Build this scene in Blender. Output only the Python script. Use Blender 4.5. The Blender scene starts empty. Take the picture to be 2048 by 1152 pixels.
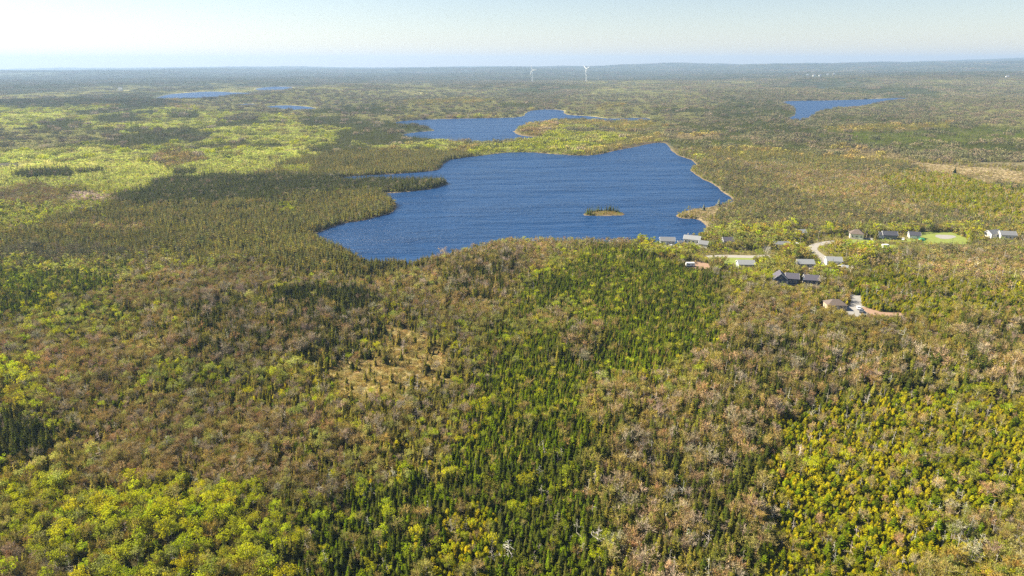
import bpy, math, random
import numpy as np
from mathutils import Vector, Matrix

rng = np.random.default_rng(7)
random.seed(7)
scene = bpy.context.scene

# ------------------------------------------------------------------ camera, sky, sun, exposure
CAM_Z = 120.0
F = 1365.0                      # focal length in photo pixels (2048 wide), a 24 mm equivalent lens
PITCH = math.radians(18.17)
cam_data = bpy.data.cameras.new("camera")
cam = bpy.data.objects.new("camera", cam_data)
scene.collection.objects.link(cam)
cam_data.sensor_width = 36.0
cam_data.lens = 36.0 * F / 2048.0
cam_data.clip_start = 1.0
cam_data.clip_end = 60000.0
cam.location = (0, 0, CAM_Z)
cam.rotation_euler = (math.pi / 2 - PITCH, 0, 0)
scene.camera = cam

SUN_AZ = math.radians(-74)      # to the left of the view direction (+Y), a little ahead of the camera
SUN_EL = math.radians(39)
world = bpy.data.worlds.new("World")
scene.world = world
world.use_nodes = True
wn = world.node_tree.nodes
wl = world.node_tree.links
bg = wn["Background"]
sky = wn.new("ShaderNodeTexSky")
sky.sky_type = 'NISHITA'
sky.sun_disc = False
sky.sun_elevation = SUN_EL
sky.sun_rotation = SUN_AZ % (2 * math.pi)
sky.altitude = 0
sky.air_density = 1.0
sky.dust_density = 0.2
sky.ozone_density = 3.0
tn = wn.new("ShaderNodeMix"); tn.data_type = 'RGBA'; tn.blend_type = 'MULTIPLY'; tn.inputs[0].default_value = 1.0
tn.inputs[7].default_value = (1.0, 0.885, 0.83, 1)
wl.new(sky.outputs[0], tn.inputs[6])
wl.new(tn.outputs[2], bg.inputs[0])
bg.inputs[1].default_value = 0.0525

sun_data = bpy.data.lights.new("sun", 'SUN')
sun_data.energy = 5.0
sun_data.angle = math.radians(0.53)
sun_data.color = (1.0, 0.90, 0.70)
sun = bpy.data.objects.new("sun", sun_data)
sdir = Vector((math.sin(SUN_AZ) * math.cos(SUN_EL), math.cos(SUN_AZ) * math.cos(SUN_EL), math.sin(SUN_EL)))
sun.rotation_euler = sdir.to_track_quat('Z', 'Y').to_euler()
sun.location = (-400, 200, 400)
scene.collection.objects.link(sun)

vs = scene.view_settings
vs.view_transform = 'Standard'
vs.look = 'None'
vs.gamma = 1.0
vs.use_curve_mapping = False
vs.exposure = 1.66
scene.cycles.use_denoising = False
scene.cycles.max_bounces = 5
scene.cycles.diffuse_bounces = 2
scene.cycles.glossy_bounces = 2
scene.cycles.transmission_bounces = 3
scene.cycles.volume_bounces = 0
scene.cycles.transparent_max_bounces = 4

COL = scene.collection

# ------------------------------------------------------------------ helpers: noise, pixel <-> ground
def _hash(ix, iy, seed):
    h = (ix.astype(np.int64) * 374761393 + iy.astype(np.int64) * 668265263 + seed * 974634777) & 0xffffffff
    h = ((h ^ (h >> 13)) * 1274126177) & 0xffffffff
    h = h ^ (h >> 16)
    return (h & 0xffffff) / float(0xffffff)

def vnoise(x, y, seed=0):
    x = np.asarray(x, float); y = np.asarray(y, float)
    ix = np.floor(x); iy = np.floor(y)
    fx = x - ix; fy = y - iy
    fx = fx * fx * (3 - 2 * fx); fy = fy * fy * (3 - 2 * fy)
    a = _hash(ix, iy, seed); b = _hash(ix + 1, iy, seed)
    c = _hash(ix, iy + 1, seed); d = _hash(ix + 1, iy + 1, seed)
    return a + (b - a) * fx + (c - a) * fy + (a - b - c + d) * fx * fy

def fbm(x, y, seed=0, octaves=3):
    s = 0; amp = 0.5; tot = 0
    for o in range(octaves):
        s = s + amp * vnoise(x * 2 ** o, y * 2 ** o, seed + o * 17)
        tot += amp; amp *= 0.5
    return s / tot

def sstep(a, b, x):
    t = np.clip((x - a) / (b - a), 0, 1)
    return t * t * (3 - 2 * t)

CP, SP = math.cos(PITCH), math.sin(PITCH)
GZ = 0.6                         # level of the dry land near the lakes
def ground_at(px, py, z=GZ):
    u = (np.asarray(px, float) - 1024) / F
    v = (576 - np.asarray(py, float)) / F
    dy = CP + v * SP
    dz = -SP + v * CP
    t = (z - CAM_Z) / dz
    return u * t, dy * t

def to_px(x, y, z=GZ):
    dzv = z - CAM_Z
    depth = y * CP - dzv * SP
    up = y * SP + dzv * CP
    depth = np.maximum(depth, 1.0)
    return 1024 + F * x / depth, 576 - F * up / depth

def poly_world(pts, z=GZ):
    p = np.array(pts, float)
    x, y = ground_at(p[:, 0], p[:, 1], z)
    return np.stack([x, y], 1)

def inside(poly, x, y):
    r = np.zeros(x.shape, bool)
    n = len(poly)
    for i in range(n):
        x1, y1 = poly[i]; x2, y2 = poly[(i + 1) % n]
        if y1 == y2:
            continue
        c = (y1 > y) != (y2 > y)
        r ^= c & (x < (x2 - x1) * (y - y1) / (y2 - y1) + x1)
    return r

def smooth_closed(poly, sub, rough, seed):
    """Catmull-Rom through the outline with small natural irregularities."""
    n = len(poly); out = []
    for i in range(n):
        p0, p1, p2, p3 = poly[i - 1], poly[i], poly[(i + 1) % n], poly[(i + 2) % n]
        for k in range(sub):
            t = k / sub
            out.append(0.5 * ((2 * p1) + (-p0 + p2) * t + (2 * p0 - 5 * p1 + 4 * p2 - p3) * t * t + (-p0 + 3 * p1 - 3 * p2 + p3) * t ** 3))
    out = np.array(out)
    if rough:
        nx = fbm(out[:, 0] / (rough * 6), out[:, 1] / (rough * 6), seed) - 0.5
        ny = fbm(out[:, 0] / (rough * 6), out[:, 1] / (rough * 6), seed + 50) - 0.5
        out = out + np.stack([nx, ny], 1) * rough * 2
    return out

# ------------------------------------------------------------------ lakes (outlines read on the level of the water)
LAKE_PX = [
 ("lake", [(1330,286),(1340,298),(1355,310),(1385,321),(1392,334),(1380,340),(1400,355),(1425,368),(1446,385),(1466,400),(1442,409),(1410,416),(1375,421),(1352,430),(1366,437),(1396,439),(1412,449),(1412,462),(1392,478),(1340,490),(1300,492),(1240,486),(1180,483),(1100,481),(1040,483),(985,487),(935,500),(892,516),(852,526),(800,530),(750,528),(712,514),(690,499),(660,486),(632,471),(645,461),(690,447),(740,438),(783,425),(793,411),(782,399),(764,388),(800,385),(850,380),(886,372),(895,366),(884,363),(840,363),(770,363),(690,362),(690,354),(770,349),(850,344),(880,338),(890,326),(905,319),(950,313),(1010,306),(1060,305),(1100,308),(1150,311),(1190,310),(1230,302),(1270,294),(1305,287)], 2.0),
 ("lake", [(800,243),(860,239),(930,237),(1000,236),(1045,233),(1058,223),(1090,219),(1125,221),(1132,229),(1185,233),(1215,237),(1290,236),(1290,241),(1215,242),(1180,240),(1120,240),(1060,249),(1030,259),(1034,269),(1075,276),(1040,281),(1000,283),(930,283),(870,279),(805,271),(840,264),(868,261),(850,252),(800,248)], 4.0),
 ("lake", [(1570,203),(1650,201),(1720,199),(1800,196),(1812,199),(1760,206),(1720,213),(1660,219),(1622,231),(1612,242),(1572,240),(1592,229),(1588,215)], 4.0),
 ("lake", [(310,198),(340,189),(370,186),(420,183),(470,185),(500,187),(440,193),(420,198),(350,200)], 6.0),
 ("lake", [(515,177),(545,173.5),(585,174.5),(560,181),(520,181)], 6.0),
 ("lake", [(538,213),(570,210.5),(610,213),(635,218),(590,221),(545,217)], 5.0),
 ("lake", [(470,209.5),(495,207.5),(512,208.5),(495,211.5)], 4.0),
 ("lake", [(1605,177),(1660,175.5),(1690,178),(1620,180)], 6.0),
]
ISLAND_PX = [(1166,428),(1182,423),(1215,421),(1238,424),(1249,430),(1212,432),(1175,431.5)]
lake_polys = []
for i, (nm, pts, rough) in enumerate(LAKE_PX):
    w = poly_world(pts, 0.0)
    lake_polys.append(smooth_closed(w, 5 if i < 3 else 3, rough, 30 + i))
island_poly = smooth_closed(poly_world(ISLAND_PX, 0.0), 5, 1.0, 90)

def seg_dist(poly, x, y):
    best = np.full(x.shape, 1e18)
    n = len(poly)
    for i in range(n):
        ax, ay = poly[i]; bx, by = poly[(i + 1) % n]
        dx, dy = bx - ax, by - ay
        L = dx * dx + dy * dy + 1e-9
        t = np.clip(((x - ax) * dx + (y - ay) * dy) / L, 0, 1)
        d = (x - ax - t * dx) ** 2 + (y - ay - t * dy) ** 2
        np.minimum(best, d, out=best)
    return np.sqrt(best)

def lake_sd(x, y):
    """Signed distance to the nearest shore, positive on land (capped at 400 m)."""
    sd = np.full(x.shape, 400.0)
    for poly in lake_polys:
        mn = poly.min(0) - 400; mx = poly.max(0) + 400
        m = (x > mn[0]) & (x < mx[0]) & (y > mn[1]) & (y < mx[1])
        if not m.any():
            continue
        d = seg_dist(poly, x[m], y[m])
        d = np.where(inside(poly, x[m], y[m]), -d, d)
        sd[m] = np.minimum(sd[m], d)
    mn = island_poly.min(0) - 60; mx = island_poly.max(0) + 60
    m = (x > mn[0]) & (x < mx[0]) & (y > mn[1]) & (y < mx[1])
    if m.any():
        d = seg_dist(island_poly, x[m], y[m])
        d = np.where(inside(island_poly, x[m], y[m]), d, -d)
        sd[m] = np.maximum(sd[m], d)
    return sd

# ------------------------------------------------------------------ terrain height
RIDGE_AZ = np.radians([-60, -40, -33, -26, -18, -8, 2, 8, 16, 24, 31, 38, 45, 60])
RIDGE_H = np.array([0, 0, 6, 32, 34, 30, 36, 46, 76, 98, 118, 148, 150, 130.0])
def height(x, y, sd):
    d = np.hypot(x, y)
    az = np.arctan2(x, np.maximum(y, 1e-3))
    # the settlement stands on a level shelf
    e = np.hypot((x - 200) / 190, (y - 440) / 130)
    flat = sstep(0.9, 1.35, e)
    near = (fbm(x / 90, y / 90, 3) - 0.5) * 3.2 * flat
    shore = sstep(4, 60, sd)
    mid = np.maximum(fbm(x / 900, y / 900, 11) - 0.42, 0) * 46 * sstep(900, 2600, d) * sstep(20, 350, sd)
    far = np.maximum(fbm(x / 2600, y / 1500, 23) - 0.38, 0) * 165 * sstep(4200, 9000, d)
    ridge = np.interp(az, RIDGE_AZ, RIDGE_H)
    r = ridge * sstep(6500, 14000, d) * (0.86 + 0.28 * fbm(az * 9, d / 6000, 41, 4))
    side = sstep(0.12, 0.6, az) * 34 * sstep(2500, 6000, d)
    land = GZ + near * shore + mid + far * (0.6 + 0.4 * sstep(-0.5, 0.5, az)) + r + side * sstep(50, 380, sd)
    land = land - d * d / (2 * 7.0e6) * sstep(3000, 6000, d)      # the earth falls away
    bank = np.clip(sd * 0.45, -2.5, GZ)
    return np.where(sd < 1.33, bank, land * sstep(0, 40, sd) + GZ * (1 - sstep(0, 40, sd)))

# ------------------------------------------------------------------ stands of vegetation, read off the photograph onto the ground
S = {}
def stand(name, dens, ground, *species):
    S[name] = (dens, ground, species)
# species: kind, weight, tint colours, height range
T_DARK = [(0.056,0.070,0.009), (0.070,0.080,0.010), (0.085,0.090,0.015)]
T_OLIV = [(0.158,0.145,0.018), (0.190,0.165,0.026), (0.128,0.124,0.015), (0.220,0.182,0.038)]
T_GREY = [(0.142,0.148,0.042), (0.165,0.165,0.052), (0.118,0.128,0.036)]
T_GFIR = [(0.084,0.118,0.003), (0.108,0.148,0.003), (0.066,0.088,0.003), (0.138,0.165,0.004)]
T_YFIR = [(0.270,0.255,0.005), (0.300,0.260,0.006), (0.205,0.210,0.005), (0.285,0.240,0.008), (0.140,0.150,0.006)]
T_LIME = [(0.420,0.450,0.014), (0.370,0.430,0.020), (0.460,0.440,0.016), (0.330,0.350,0.026)]
T_PALE = [(0.330,0.340,0.085), (0.350,0.315,0.095), (0.290,0.310,0.070)]
T_TAN = [(0.365,0.300,0.086), (0.385,0.290,0.106), (0.345,0.300,0.074), (0.330,0.245,0.070), (0.305,0.288,0.052)]
T_PINK = [(0.415,0.292,0.148), (0.405,0.268,0.126), (0.415,0.312,0.158), (0.375,0.285,0.100)]
T_RUST = [(0.370,0.245,0.050), (0.355,0.255,0.055), (0.385,0.295,0.058)]
T_GREYB = [(0.370,0.300,0.200), (0.340,0.265,0.180), (0.410,0.350,0.240)]
T_DEAD = [(0.390,0.355,0.290), (0.320,0.290,0.235), (0.450,0.410,0.345)]
T_BOG = [(0.360,0.260,0.055), (0.400,0.300,0.075), (0.270,0.210,0.045), (0.320,0.260,0.055)]
T_MEAD = [(0.410,0.450,0.085), (0.430,0.445,0.100), (0.370,0.425,0.090), (0.420,0.400,0.130)]
T_FARB = [(0.185,0.178,0.080), (0.215,0.188,0.100), (0.155,0.158,0.070), (0.225,0.180,0.110)]
T_FARO = [(0.280,0.275,0.105), (0.310,0.285,0.125), (0.250,0.255,0.090)]
G_DUFF = (0.110,0.080,0.042)
stand('mix', .34, (0.13,0.105,0.045), ('spruce',.54,T_OLIV,(3.5,7)), ('bare',.20,T_TAN,(3,5.8)), ('leafy',.04,T_LIME,(3.5,6)), ('bare',.06,T_GREYB,(4,7)), ('fir',.15,T_GFIR+T_YFIR,(3,5)), ('leafy',.05,T_PALE,(4,6.5)), ('dead',.025,T_DEAD,(4,8)))
stand('brown', .33, (0.15,0.115,0.05), ('bare',.42,T_TAN+T_PINK,(3.0,5.9)), ('bare',.06,T_GREYB,(3.5,6.2)), ('spruce',.34,T_OLIV,(3,6.2)), ('fir',.05,T_GFIR,(2.5,4.5)), ('leafy',.06,T_PALE,(4,6)), ('dead',.05,T_DEAD,(3,7)), ('shrub',.08,T_BOG,(1,2)))
stand('bspruce', .30, G_DUFF, ('spruce',.72,T_OLIV[:3]+T_DARK+T_DARK,(5.5,9.5)), ('bare',.15,T_TAN+T_PINK,(5,8.5)), ('bare',.06,T_GREYB,(5,9)), ('dead',.05,T_DEAD,(5,9)), ('fir',.06,T_GFIR,(3,5)))
stand('spruce', .26, G_DUFF, ('spruce',.86,T_GREY+T_OLIV,(4.5,8.5)), ('bare',.10,T_TAN,(4,6)), ('dead',.02,T_DEAD,(4,7)))
stand('dspruce', .28, (0.06,0.055,0.03), ('spruce',.94,T_DARK,(6,9.5)), ('bare',.03,T_GREYB,(5,7)))
stand('gfir', .46, (0.07,0.075,0.025), ('fir',.14,T_GFIR,(2.6,4.6)), ('spruce',.56,T_GFIR,(3.4,6.0)), ('spruce',.16,T_DARK+T_OLIV,(4,6.5)), ('leafy',.04,T_LIME,(3.5,5)), ('bare',.03,T_TAN,(3.5,5.5)), ('dead',.005,T_DEAD,(4,6)))
stand('dfir', .36, (0.06,0.06,0.022), ('fir',.22,T_GFIR[:3],(3,5)), ('spruce',.36,T_GFIR[:3],(3.5,6.5)), ('spruce',.28,T_DARK,(4.5,7.5)), ('leafy',.05,T_LIME,(4,6)), ('bare',.04,T_TAN,(4,6)), ('dead',.02,T_DEAD,(4,7)))
stand('yfir', .44, (0.12,0.105,0.03), ('fir',.78,T_YFIR,(1.9,3.6)), ('fir',.10,T_GFIR,(3,5)), ('bare',.055,T_TAN+T_PINK,(3.5,6)), ('dead',.03,T_DEAD,(3,7)), ('leafy',.035,T_LIME,(3,5)))
stand('ymix', .24, (0.13,0.10,0.04), ('fir',.30,T_YFIR+T_GFIR,(3,5)), ('spruce',.28,T_OLIV,(4,7.5)), ('bare',.26,T_TAN+T_RUST,(4,7)), ('bare',.06,T_GREYB,(4,7)), ('leafy',.05,T_PALE,(4,6)), ('dead',.04,T_DEAD,(4,7)))
stand('limemix', .22, (0.10,0.09,0.035), ('leafy',.46,T_LIME,(4,7)), ('leafy',.10,T_PALE,(4,6.5)), ('spruce',.32,T_DARK+T_OLIV,(4,7.5)), ('bare',.15,T_TAN+T_RUST,(4,6.5)), ('fir',.14,T_GFIR,(3,5)), ('dead',.02,T_DEAD,(4,6)))
stand('rmix', .27, (0.13,0.11,0.05), ('spruce',.50,T_GREY+T_OLIV[:1],(4,7.5)), ('bare',.28,T_FARB+T_TAN[:2],(4,6.5)), ('fir',.12,T_GFIR,(3,5)), ('leafy',.05,T_PALE,(4,6)), ('dead',.02,T_DEAD,(4,7)))
stand('limepale', .28, (0.12,0.11,0.035), ('leafy',.16,T_PALE,(3.5,6)), ('leafy',.12,T_LIME,(3.5,6)), ('spruce',.30,T_GFIR+T_OLIV,(3.5,6.5)), ('fir',.26,T_GFIR,(3,5)), ('bare',.10,T_TAN,(3.5,5.5)))
stand('lime', .24, (0.13,0.13,0.03), ('leafy',.26,T_LIME[3:],(3,5)), ('leafy',.22,T_PALE,(3,5)), ('spruce',.12,T_DARK,(4,6)), ('shrub',.40,T_MEAD,(1.2,2.4)))
stand('meadow', .24, (0.30,0.29,0.06), ('shrub',.72,T_MEAD,(1.2,2.6)), ('leafy',.13,T_PALE+T_LIME[:1],(2.5,4)), ('spruce',.05,T_DARK,(4,7)), ('shrub',.10,T_FARO,(1,2)))
stand('omeadow', .22, (0.26,0.24,0.09), ('shrub',.74,T_FARO,(1.2,2.6)), ('bare',.12,T_FARB,(3,5)), ('spruce',.09,T_GREY,(4,6)))
stand('bog', .30, (0.29,0.23,0.095), ('shrub',.78,T_BOG,(0.5,1.1)), ('spruce',.13,T_OLIV,(1.4,3.4)), ('bare',.07,T_TAN,(1.5,3.2)))
stand('barren', .16, (0.22,0.165,0.125), ('shrub',.95,[(0.22,0.16,0.12),(0.24,0.18,0.13)],(0.5,1.0)))
stand('heath', .20, (0.27,0.215,0.12), ('shrub',.85,[(0.31,0.25,0.13),(0.28,0.23,0.11),(0.33,0.27,0.15)],(0.6,1.4)), ('bare',.10,T_TAN,(2,4)), ('spruce',.02,T_OLIV,(2,4)))
stand('island', .22, (0.25,0.19,0.06), ('shrub',.8,[(0.28,0.22,0.06),(0.25,0.15,0.07),(0.2,0.2,0.04)],(0.6,1.3)), ('spruce',.1,T_OLIV,(2.5,4.5)))
stand('yard', .21, (0.14,0.12,0.04), ('leafy',.34,T_PALE+T_LIME,(5,9)), ('bare',.22,T_TAN+T_RUST,(5,8.5)), ('spruce',.28,T_DARK+T_OLIV,(5.5,9)), ('fir',.14,T_YFIR,(2.5,4.5)))
stand('lawn', 0, (0.17,0.20,0.045))
stand('soil', 0, (0.36,0.20,0.13))
stand('gravel', 0, (0.36,0.33,0.29))
stand('farwood', .25, (0.060,0.070,0.035), ('spruce',.74,T_DARK,(6,9)), ('bare',.12,T_FARB,(5,8)))
stand('gfar', .28, (0.08,0.085,0.03), ('fir',.6,T_GFIR[:3],(4,6)), ('spruce',.34,T_DARK+T_GREY,(5,8)), ('bare',.06,T_FARB,(4,6)))
stand('yardlime', .22, (0.14,0.12,0.04), ('leafy',.38,T_PALE,(5,8)), ('leafy',.14,T_LIME,(5,8)), ('bare',.18,T_TAN+T_RUST,(5,7.5)), ('spruce',.26,T_DARK+T_OLIV,(5,8)))
stand('fargrey', .21, (0.16,0.14,0.075), ('spruce',.40,T_GREY,(5,8)), ('bare',.42,T_FARB,(5,8)), ('shrub',.12,T_FARO,(1.5,3)))
SN = list(S.keys()); SI = {n: i for i, n in enumerate(SN)}

P = []                                     # painted in order, pixel outlines of the stands in the photograph
def st(name, *pts): P.append((name, pts))
# far country
st('farwood',(-200,100),(2250,100),(2250,172),(1300,168),(600,170),(520,196),(420,205),(250,212),(100,216),(-200,222))
st('fargrey',(560,160),(2250,165),(2250,330),(1500,340),(1350,290),(1250,260),(1050,215),(700,200),(560,185))
st('farwood',(1440,200),(1560,205),(1580,235),(1480,245),(1420,235))
st('fargrey',(1440,240),(2250,250),(2250,360),(1500,350),(1400,310))
st('omeadow',(350,208),(520,190),(700,178),(1010,182),(1060,218),(1040,230),(900,234),(800,240),(800,262),(700,262),(560,235),(430,225))
st('omeadow',(1130,225),(1100,200),(1210,180),(1360,182),(1440,210),(1420,240),(1330,262),(1300,246),(1180,236))
st('spruce',(800,206),(930,196),(1010,204),(960,212),(840,218))
st('spruce',(1190,216),(1250,208),(1260,216),(1200,222))
st('meadow',(-200,226),(160,216),(420,222),(600,236),(760,268),(800,275),(900,282),(925,300),(850,302),(700,300),(600,330),(500,352),(420,372),(260,388),(180,378),(-200,384))
st('omeadow',(-100,262),(120,258),(250,268),(230,288),(60,300),(-100,300))
st('fargrey',(280,262),(400,258),(440,272),(380,285),(290,285))
st('brown',(290,312),(380,300),(420,318),(330,335))
st('dspruce',(186,236),(250,224),(320,224),(318,232),(260,236),(320,240),(310,246),(200,248))
st('dspruce',(72,248),(170,240),(176,250),(90,256))
st('dspruce',(330,228),(400,224),(398,240),(340,240))
st('dspruce',(160,258),(300,254),(310,264),(180,266))
st('dspruce',(420,252),(440,244),(575,242),(572,250),(470,256))
st('dspruce',(590,236),(700,232),(760,252),(690,258),(600,252))
st('dspruce',(-40,330),(35,322),(40,332),(-30,338)); st('dspruce',(20,352),(70,346),(140,340),(140,356),(60,358))
st('dspruce',(150,340),(208,336),(206,342),(155,346)); st('dspruce',(340,345),(385,340),(390,350),(340,352))
st('dspruce',(360,294),(440,284),(560,286),(580,292),(430,298))
st('dspruce',(600,296),(680,286),(760,296),(740,302),(620,304))
st('spruce',(545,356),(560,332),(600,318),(660,303),(760,300),(850,304),(925,302),(1010,292),(1000,304),(940,312),(895,318),(888,334),(840,344),(700,352),(640,356))
st('lime',(760,278),(860,272),(870,290),(790,288)); st('lime',(560,336),(620,334),(610,346),(560,350))
st('lime',(925,304),(1000,290),(1060,280),(1100,262),(1150,250),(1210,258),(1240,280),(1215,296),(1150,308),(1060,303),(960,312))
st('brown',(1030,256),(1110,244),(1130,252),(1090,270),(1040,270))
st('spruce',(1100,246),(1180,238),(1300,244),(1325,258),(1260,268),(1180,252))
st('spruce',(1190,300),(1240,278),(1320,268),(1330,284),(1270,292),(1210,306))
st('dspruce',(230,414),(228,396),(300,366),(420,356),(600,352),(780,356),(890,352),(888,370),(770,384),(640,390),(500,408),(300,416))
st('barren',(126,392),(170,380),(212,382),(226,398),(205,410),(150,408))
st('lime',(110,376),(220,372),(230,392),(200,380)); st('lime',(232,382),(300,368),(300,378),(240,392))
st('brown',(-100,380),(90,372),(130,388),(140,410),(60,416),(-100,412))
st('limepale',(-200,410),(120,412),(215,406),(225,418),(120,440),(60,462),(-200,480))
st('spruce',(-200,486),(60,464),(200,424),(420,412),(600,394),(770,386),(795,410),(780,428),(640,466),(700,500),(780,520),(560,520),(300,514),(-200,532))
st('brown',(90,462),(280,446),(290,458),(180,468)); st('limepale',(550,412),(600,405),(605,428),(560,428))
st('fargrey',(-200,500),(100,504),(270,508),(120,524),(-200,532))
# right bank
st('rmix',(1340,290),(1400,330),(1480,320),(1640,330),(2250,350),(2250,560),(1400,480),(1410,450),(1470,405),(1390,340))
st('spruce',(1380,300),(1500,296),(1700,316),(2250,340),(2250,372),(1820,336),(1640,330),(1500,330),(1420,316))
st('gfar',(1630,262),(1760,250),(1920,256),(2250,262),(2250,292),(1940,288),(1720,296),(1640,280))
st('spruce',(1640,256),(1900,248),(1900,262),(1680,270))
st('heath',(1350,266),(1435,270),(1425,280),(1350,278))
st('heath',(1640,300),(1740,302),(1815,314),(1800,325),(1700,318))
st('omeadow',(1500,326),(1570,320),(1640,336),(1570,344))
st('heath',(1790,320),(1900,330),(2250,350),(2250,388),(1960,362),(1850,344))
st('brown',(1480,330),(1640,338),(1760,350),(1780,400),(1600,402),(1540,360))
st('yfir',(1752,362),(1800,348),(1880,346),(2000,372),(2250,390),(2250,440),(1960,448),(1880,430),(1830,400))
st('brown',(1750,400),(1830,405),(1840,430),(1770,435))
st('heath',(1345,430),(1375,418),(1410,414),(1455,408),(1470,415),(1430,440),(1420,452),(1400,440))
st('yard',(1290,476),(1420,462),(1560,470),(1700,466),(1960,460),(2060,462),(2060,484),(1800,500),(1700,540),(1560,580),(1440,545),(1360,520),(1300,500))
st('yardlime',(1415,474),(1500,476),(1560,480),(1580,520),(1540,545),(1500,540),(1440,510))
# the near forest
st('brown',(690,540),(770,530),(860,530),(940,498),(990,482),(1200,478),(1260,492),(1090,530),(1030,570),(980,640),(930,660),(860,640),(800,600),(720,600))
st('spruce',(560,500),(700,500),(760,528),(880,520),(860,540),(740,560),(620,560),(540,540))
st('bspruce',(880,560),(960,520),(1040,520),(1040,570),(980,620),(900,600))
st('limepale',(-200,520),(280,524),(275,545),(150,560),(-200,560))
st('gfir',(-200,545),(180,540),(270,545),(230,575),(150,600),(60,640),(-200,660))
st('brown',(190,602),(340,552),(520,530),(560,560),(430,600),(330,620))
st('brown',(-200,672),(80,668),(200,690),(330,690),(450,680),(440,722),(320,745),(190,800),(100,830),(-200,700))
st('limepale',(40,640),(240,600),(290,640),(180,680),(60,670))
st('limemix',(-200,735),(60,740),(95,790),(40,820),(-200,830)); st('limepale',(300,745),(420,735),(430,775),(330,785))
st('dspruce',(555,600),(600,585),(730,588),(740,622),(600,632))
st('bspruce',(380,600),(560,620),(760,640),(780,690),(640,720),(480,740),(380,700))
st('dspruce',(-200,862),(60,852),(112,870),(110,915),(50,935),(-200,930))
st('brown',(150,870),(300,800),(500,815),(640,845),(760,900),(740,975),(570,1000),(420,975),(230,985),(140,940))
st('bog',(635,748),(690,722),(760,705),(770,668),(800,650),(865,655),(905,700),(895,765),(830,790),(740,805),(645,792))
st('limemix',(-200,985),(120,990),(250,1010),(340,985),(470,1005),(600,1050),(720,1060),(700,1170),(140,1170),(60,1090),(-200,1065))
st('brown',(-200,1070),(60,1095),(130,1180),(-200,1180))
st('gfir',(985,700),(1025,640),(1050,575),(1090,524),(1160,498),(1290,492),(1370,528),(1440,570),(1445,640),(1410,710),(1360,720),(1290,760),(1180,775),(1140,800),(1190,835),(1190,890),(1180,960),(1040,960),(930,965),(880,930),(890,885),(940,860),(960,800),(980,740))
st('limepale',(1040,560),(1110,520),(1180,500),(1180,515),(1110,545),(1050,600)); st('limepale',(1010,690),(1130,600),(1180,620),(1080,690))
st('bspruce',(1100,690),(1190,668),(1215,695),(1170,722),(1110,722))
st('brown',(1160,800),(1240,775),(1350,800),(1340,835),(1230,842)); st('brown',(1060,640),(1120,640),(1120,665),(1060,665))
st('dfir',(600,1075),(660,1000),(770,985),(870,955),(1000,945),(1130,905),(1180,940),(1195,1000),(1235,1070),(1215,1180),(590,1180))
st('yfir',(870,1020),(950,1000),(1000,1050),(980,1110),(940,1180),(860,1180))
st('bspruce',(1190,850),(1360,825),(1440,690),(1560,690),(1800,700),(1900,740),(1850,775),(1660,800),(1560,830),(1540,925),(1500,1000),(1540,1070),(1480,1180),(1230,1180),(1240,1060),(1190,960))
st('brown',(1250,850),(1360,840),(1370,900),(1290,920)); st('brown',(1440,610),(1560,600),(1580,660),(1460,690),(1440,650))
st('ymix',(1560,600),(1700,600),(2250,600),(2250,760),(1900,740),(1800,705),(1570,690))
st('yfir',(1670,555),(1760,548),(1900,575),(2250,580),(2250,640),(1850,645),(1720,610))
st('brown',(1840,510),(2250,500),(2250,570),(1900,568),(1800,540))
st('bspruce',(1930,640),(2250,640),(2250,790),(2000,790),(1900,745))
st('yfir',(1550,840),(1650,806),(1800,785),(1960,795),(2250,840),(2250,1060),(1960,1100),(1760,1180),(1480,1180),(1540,1070),(1500,1000),(1540,925))
st('ymix',(1760,1180),(1960,1100),(2250,1060),(2250,1200),(1760,1200))
st('brown',(1880,1030),(2250,1000),(2250,1080),(1930,1090))
# open ground round the houses
CLEAR = [
 ('lawn',[(1838,464),(1900,463),(1934,478),(1932,488),(1850,487),(1836,478)]),
 ('gravel',[(1872,470),(1900,470),(1912,474),(1896,478),(1876,476)]),
 ('lawn',[(1447,516),(1508,517),(1504,533),(1452,532)]),
 ('lawn',[(1694,480),(1742,480),(1748,486),(1700,488)]),
 ('lawn',[(1752,477),(1842,478),(1842,483),(1752,483)]),
 ('gravel',[(1726,476),(1748,477),(1745,484),(1730,484)]),
 ('soil',[(1376,524),(1410,524),(1424,535),(1402,538),(1376,533)]),
 ('gravel',[(1312,490),(1358,490),(1362,497),(1320,498)]),
 ('gravel',[(1572,546),(1600,544),(1628,550),(1636,560),(1600,556),(1574,554)]),
 ('gravel',[(1690,612),(1722,607),(1740,622),(1722,634),(1698,632)]),
 ('gravel',[(1698,590),(1722,590),(1724,610),(1700,610)]),
 ('soil',[(1728,614),(1764,624),(1806,624),(1806,631),(1760,634),(1734,626)]),
 ('lawn',[(1736,490),(1790,490),(1790,500),(1736,500)]),
]
for nm, pts in CLEAR:
    st(nm, *pts)

RW, RH = 1150, 540                          # lookup raster, two photo pixels per cell, from (-126, 90)
X0, Y0 = -126, 90
ras = np.full((RH, RW), SI['mix'], np.int16)
gx, gy = np.meshgrid(X0 + (np.arange(RW) + .5) * 2, Y0 + (np.arange(RH) + .5) * 2)
for nm, pts in P:
    a = np.array(pts, float)
    c0 = max(int((a[:, 0].min() - X0) / 2) - 1, 0); c1 = min(int((a[:, 0].max() - X0) / 2) + 2, RW)
    r0 = max(int((a[:, 1].min() - Y0) / 2) - 1, 0); r1 = min(int((a[:, 1].max() - Y0) / 2) + 2, RH)
    if c1 <= c0 or r1 <= r0:
        continue
    m = inside(a, gx[r0:r1, c0:c1], gy[r0:r1, c0:c1])
    ras[r0:r1, c0:c1][m] = SI[nm]

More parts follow.
